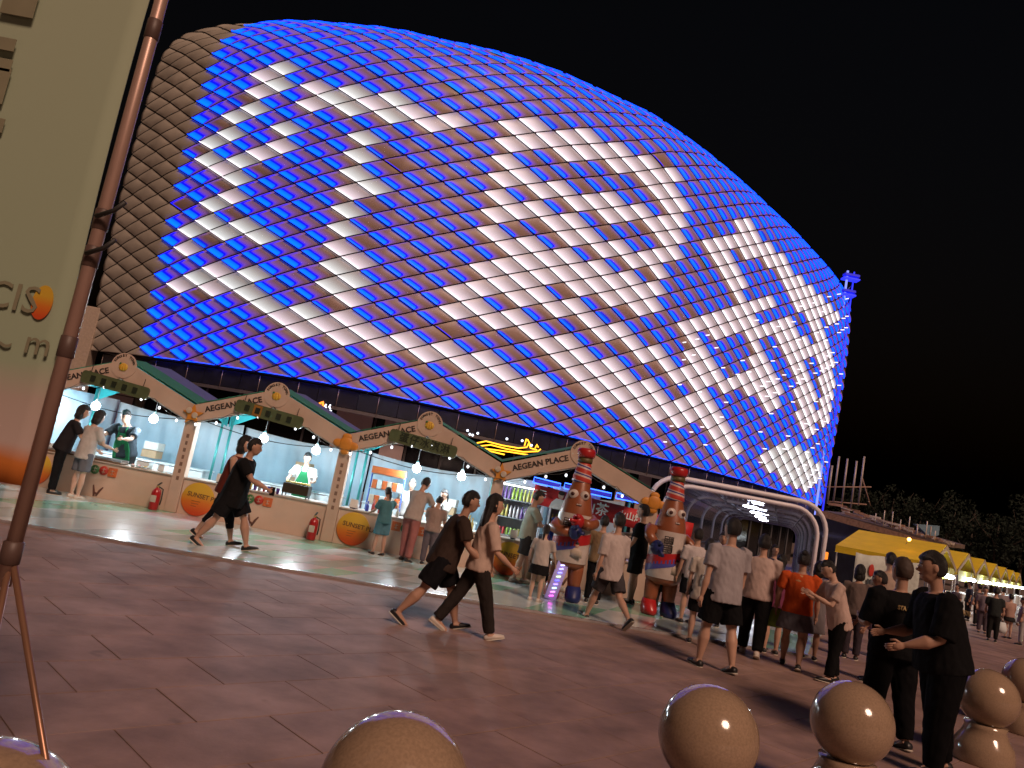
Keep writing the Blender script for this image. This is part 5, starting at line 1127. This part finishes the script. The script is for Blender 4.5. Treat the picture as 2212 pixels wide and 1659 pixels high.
a = aty(1862, 1252, 27.); ws = MB(); vs = []
for i in range(19):
    for j in range(5): vs.append((i*.125, .04*math.sin(i*.9+j*.3), .35+j*.33-.03*math.sin(i*.6)))
ws.add(vs, [(i*5+j, (i+1)*5+j, (i+1)*5+j+1, i*5+j+1) for i in range(18) for j in range(4)], 0, True)
sh = thing('white_side_sheet', 'white printed sheet with a red figure hanging under the nearest yellow tent', 'sheet', (a.x-.3, a.y, 0)); o = ws.build('sheet_cloth', mat('sheet_white', (.55,.60,.55), .8, var=.1), sh); o.modifiers.new('s', 'SOLIDIFY').thickness = .01
MB().ball((.55,-.07,1.15), (.10,.01,.22), 10).build('red_print', redC, sh); 
for k in range(4): MB().box((.45+k*.09,-.075,.55), (.50+k*.09,-.06,.85)).build('dark_print', mat('print_dark', (.06,.08,.10), .8), sh)
ol = thing('orange_sign', 'small orange square sign seen through the tunnel glass at its right end', 'sign', aty(1781, 1200, 33.)); MB().box((-.16,0,-.16), (.16,.05,.16), bev=.02).build('lit_face', emi('orange_lit', (1,.22,.02), 1.6), ol)
# ---- low roof with building clutter, scaffold, tarpaulin
rf = thing('low_roof', 'low canopy roof edge cluttered with boards, running from the arena to the yellow tents', 'roof', (0, 0, 0))
A_, B_ = aty(1782, 1100, 44.), aty(2035, 1172, 40.)
w_ = (B_-A_); n = Vector((-w_.y, w_.x, 0)).normalized()
slabM = mat('roof_slab', (.12,.09,.08), .7, var=.4, scale=2); debM = [mat('debris_%d' % k, c, .8, var=.3) for k, c in enumerate([(.50,.30,.20), (.60,.55,.50), (.34,.20,.14), (.66,.60,.54)])]
MB().prism([A_+Vector((0,0,-.30)), B_+Vector((0,0,-.2)), B_+n*6+Vector((0,0,.05)), A_+n*6+Vector((0,0,.1))], (0,0,.22)).build('roof_slab', slabM, rf)
MB().prism([A_+Vector((-.5,-.02,-.5)), B_+Vector((0,-.02,-.32)), B_+Vector((0,-.02,-.12)), A_+Vector((-.5,-.02,-.08))], (0,-.1,0)).build('roof_fascia', debM[2], rf)
for k in range(90):
    t = random.random()**.9; c = A_.lerp(B_, t)+n*random.uniform(.1, 2.6)+Vector((0,0,.02+.5*(1-t)*random.random())); s = (1-t*.7)
    d_ = (w_.normalized()+Vector((0,0,random.uniform(-.15,.15)))).normalized()*random.uniform(.2,1.1)*s
    MB().prism([c, c+d_, c+d_+n*.12, c+n*.12], (0,0,random.uniform(.04,.16))).build('board', random.choice(debM), rf)
for k in range(8):
    c = A_.lerp(B_, .45+.07*k); MB().tube([c, c+Vector((0,0,random.uniform(.4,.9)))], .025, 6).build('upright', debM[3], rf)
gd = mat('canopy_glass_grey', (.05,.05,.055), .2, var=.4, scale=.6)
C0, C1 = aty(1788, 1200, 27.), aty(1905, 1165, 38.)
MB().prism([Vector((A_.x-1,A_.y-1,A_.z-.45)), Vector((C1.x,C1.y,A_.z-1.0)), Vector((C1.x,C1.y,0)), Vector((A_.x-1,A_.y-1,0))], (0,.1,0)).build('glass_wall', gd, rf)
sc = thing('scaffold', 'thin scaffold poles rising on the roof beside the blue mast', 'scaffold', aty(1815, 1090, 50.))
b_ = aty(1815, 1090, 50.)
for x, y0, y1 in ((1795,1005,1088),(1808,985,1085),(1826,990,1092),(1846,995,1097),(1862,985,1092)):
    p, q = aty(x-8, y1, 50.), aty(x, y0, 50.); q.x = p.x; q.y = p.y
    MB().tube([p-b_, q-b_], .06, 6).build('pole', mat('scaffold_pole', (.42,.36,.33), .5, metal=.3), sc)
for (x0, y0, x1, y1) in ((1780,1052,1882,1052),(1788,1083,1872,1090)): MB().tube([aty(x0,y0,50.)-b_, aty(x1,y1,50.)-b_], .05, 6).build('ledger', mat('scaffold_ledger', (.32,.20,.16), .6), sc)
MB().tube([aty(1862,1030,50.)-b_, aty(1880,1092,50.)-b_], .035, 6).build('diagonal', mat('scaffold_ledger', (.32,.20,.16), .6), sc)
ta = thing('tarpaulin', 'faded blue tarpaulin drooping between poles on the low roof', 'tarpaulin', aty(1995, 1165, 42.)); b_ = aty(1995, 1165, 42.)
q = [aty(x, y, 42.)-b_ for x, y in ((1978,1132),(2030,1136),(2028,1156),(2008,1162),(1996,1148))]
m2 = MB(); m2.add(q+[p+Vector((0,.3,0)) for p in q], [(0,1,2,3,4),(9,8,7,6,5),(1,0,5,6),(2,1,6,7),(3,2,7,8),(4,3,8,9),(0,4,9,5)]); m2.build('tarp_sheet', mat('tarp_blue', (.14,.24,.32), .7, var=.2), ta)
for x, y in ((1979,1166),(2008,1171)): MB().tube([aty(x,y,42.)-b_, aty(x+3,y-34,42.)-b_], .04, 6).build('pole', mat('scaffold_pole', (.42,.36,.33), .5), ta)
# ---- trees behind the tents
leafM = mat('leaf_dark', (.009,.018,.010), .9, var=.5, scale=1.2); bark = mat('bark', (.06,.045,.035), .9, bump=.5)
for k, (x, Y, hh, w) in enumerate(((1915,98,11,5),(1980,104,12.5,6),(2040,96,10.5,5),(2095,102,12,6.5),(2150,94,10,5),(2205,99,11.5,6),(2270,92,10.5,6),(1850,110,12,5))):
    p = aty(x, 1200, Y); t_ = thing('broadleaf_tree', 'dark tree crown against the night sky, %s' % ['just right of the scaffold', 'behind the low roof\'s poles', 'behind the blue tarpaulin', 'above the second yellow tent', 'above the fourth yellow tent', 'above the tents at the right edge', 'outermost at the right edge', 'beside the blue mast'][k], 'tree', (p.x, Y, 0), 0, 'dark trees behind the yellow tents')
    MB().tube([(0,0,0),(.1,.1,hh*.3),(-.1,0,hh*.6),(.1,0,hh*.85)], [.28,.22,.14,.05], 8).build('trunk', bark, t_)
    cr = MB(); rs = random.Random(k)
    for a_ in range(5):
        an = a_*1.26+k; cr_e = Vector((math.cos(an)*w*.6, math.sin(an)*w*.6, hh*(.62+.08*a_))); MB().tube([(0,0,hh*(.3+.07*a_)), cr_e*.6+Vector((0,0,hh*.2)), cr_e], [.10,.07,.02], 6).build('limb', bark, t_)
    clumps = [(Vector((rs.gauss(0,.42)*w, rs.gauss(0,.42)*w, hh*(.62+rs.gauss(0,.15)))), rs.uniform(.7,1.5)) for _ in range(26)]
    for c, r_ in clumps:
        for _ in range(90):
            d_ = Vector((rs.gauss(0,1), rs.gauss(0,1), rs.gauss(0,1))).normalized()*r_*rs.uniform(.6,1.05); q_ = c+d_; s1 = Vector((rs.gauss(0,1),rs.gauss(0,1),rs.gauss(0,1))).normalized()*.22; s2 = Vector((rs.gauss(0,1),rs.gauss(0,1),rs.gauss(0,1))).normalized()*.16
            cr.add([q_-s1, q_+s2, q_+s1, q_-s2], [(0,1,2,3)])
    cr.build('crown', leafM, t_)
# ---- carried bags
q = PE['bag_man']; w = q['root'].matrix_basis @ q['ar'][1][2]; gb = thing('green_bag', 'small lime green bag held by the man in the pale pink tee', 'bag', w-Vector((0,0,.34)))
MB().rings([((0,0,0),(.09,0,0),(0,.035,0)),((0,0,.08),(.10,0,0),(0,.045,0)),((0,0,.22),(.075,0,0),(0,.02,0)),((0,0,.25),(.05,0,0),(0,.01,0))], 14).build('bag_body', mat('bag_lime', (.22,.40,.05), .5), gb); MB().tube([(-.05,0,.24),(-.03,0,.33),(.03,0,.33),(.05,0,.24)], .005, 6).build('bag_handle', mat('bag_lime', (.22,.40,.05), .5), gb)
q = PE['far3']; w = q['root'].matrix_basis @ q['ar'][1][2]; gb = thing('white_bag', 'white carrier bag held by the person in black by the yellow tents', 'bag', w-Vector((0,0,.40)))
MB().rings([((0,0,0),(.10,0,0),(0,.06,0)),((0,0,.1),(.13,0,0),(0,.08,0)),((0,0,.28),(.09,0,0),(0,.04,0))], 14).build('bag_body', whiteT, gb); MB().tube([(-.05,0,.26),(0,0,.40),(.05,0,.26)], .008, 6).build('bag_handle', whiteT, gb)
q = PE['walk_black']; w = q['root'].matrix_basis @ (q['ar'][1][2]+q['ar'][1][3]*.08); ph = thing('phone', 'dark phone in the hand of the person in the long black tee', 'phone', w); MB().box((-.035,-.005,-.05), (.035,.005,.07), bev=.004).build('phone_body', cordM, ph); MB().box((-.03,-.0065,-.045), (.03,-.0055,.065)).build('phone_screen', blackg, ph)
q = PE['greentee']; w = q['root'].matrix_basis @ (q['ar'][0][2]+q['ar'][0][3]*.08); ph = thing('phone', 'phone held by the man in the pale green tee', 'phone', w, rad(-80)); MB().box((-.035,-.005,-.05), (.035,.005,.07), bev=.004).build('phone_body', cordM, ph); MB().box((-.03,-.0065,-.045), (.03,-.0055,.065)).build('phone_screen', emi('screen', (.4,.6,.9), .8), ph)
bpy.context.view_layer.update()
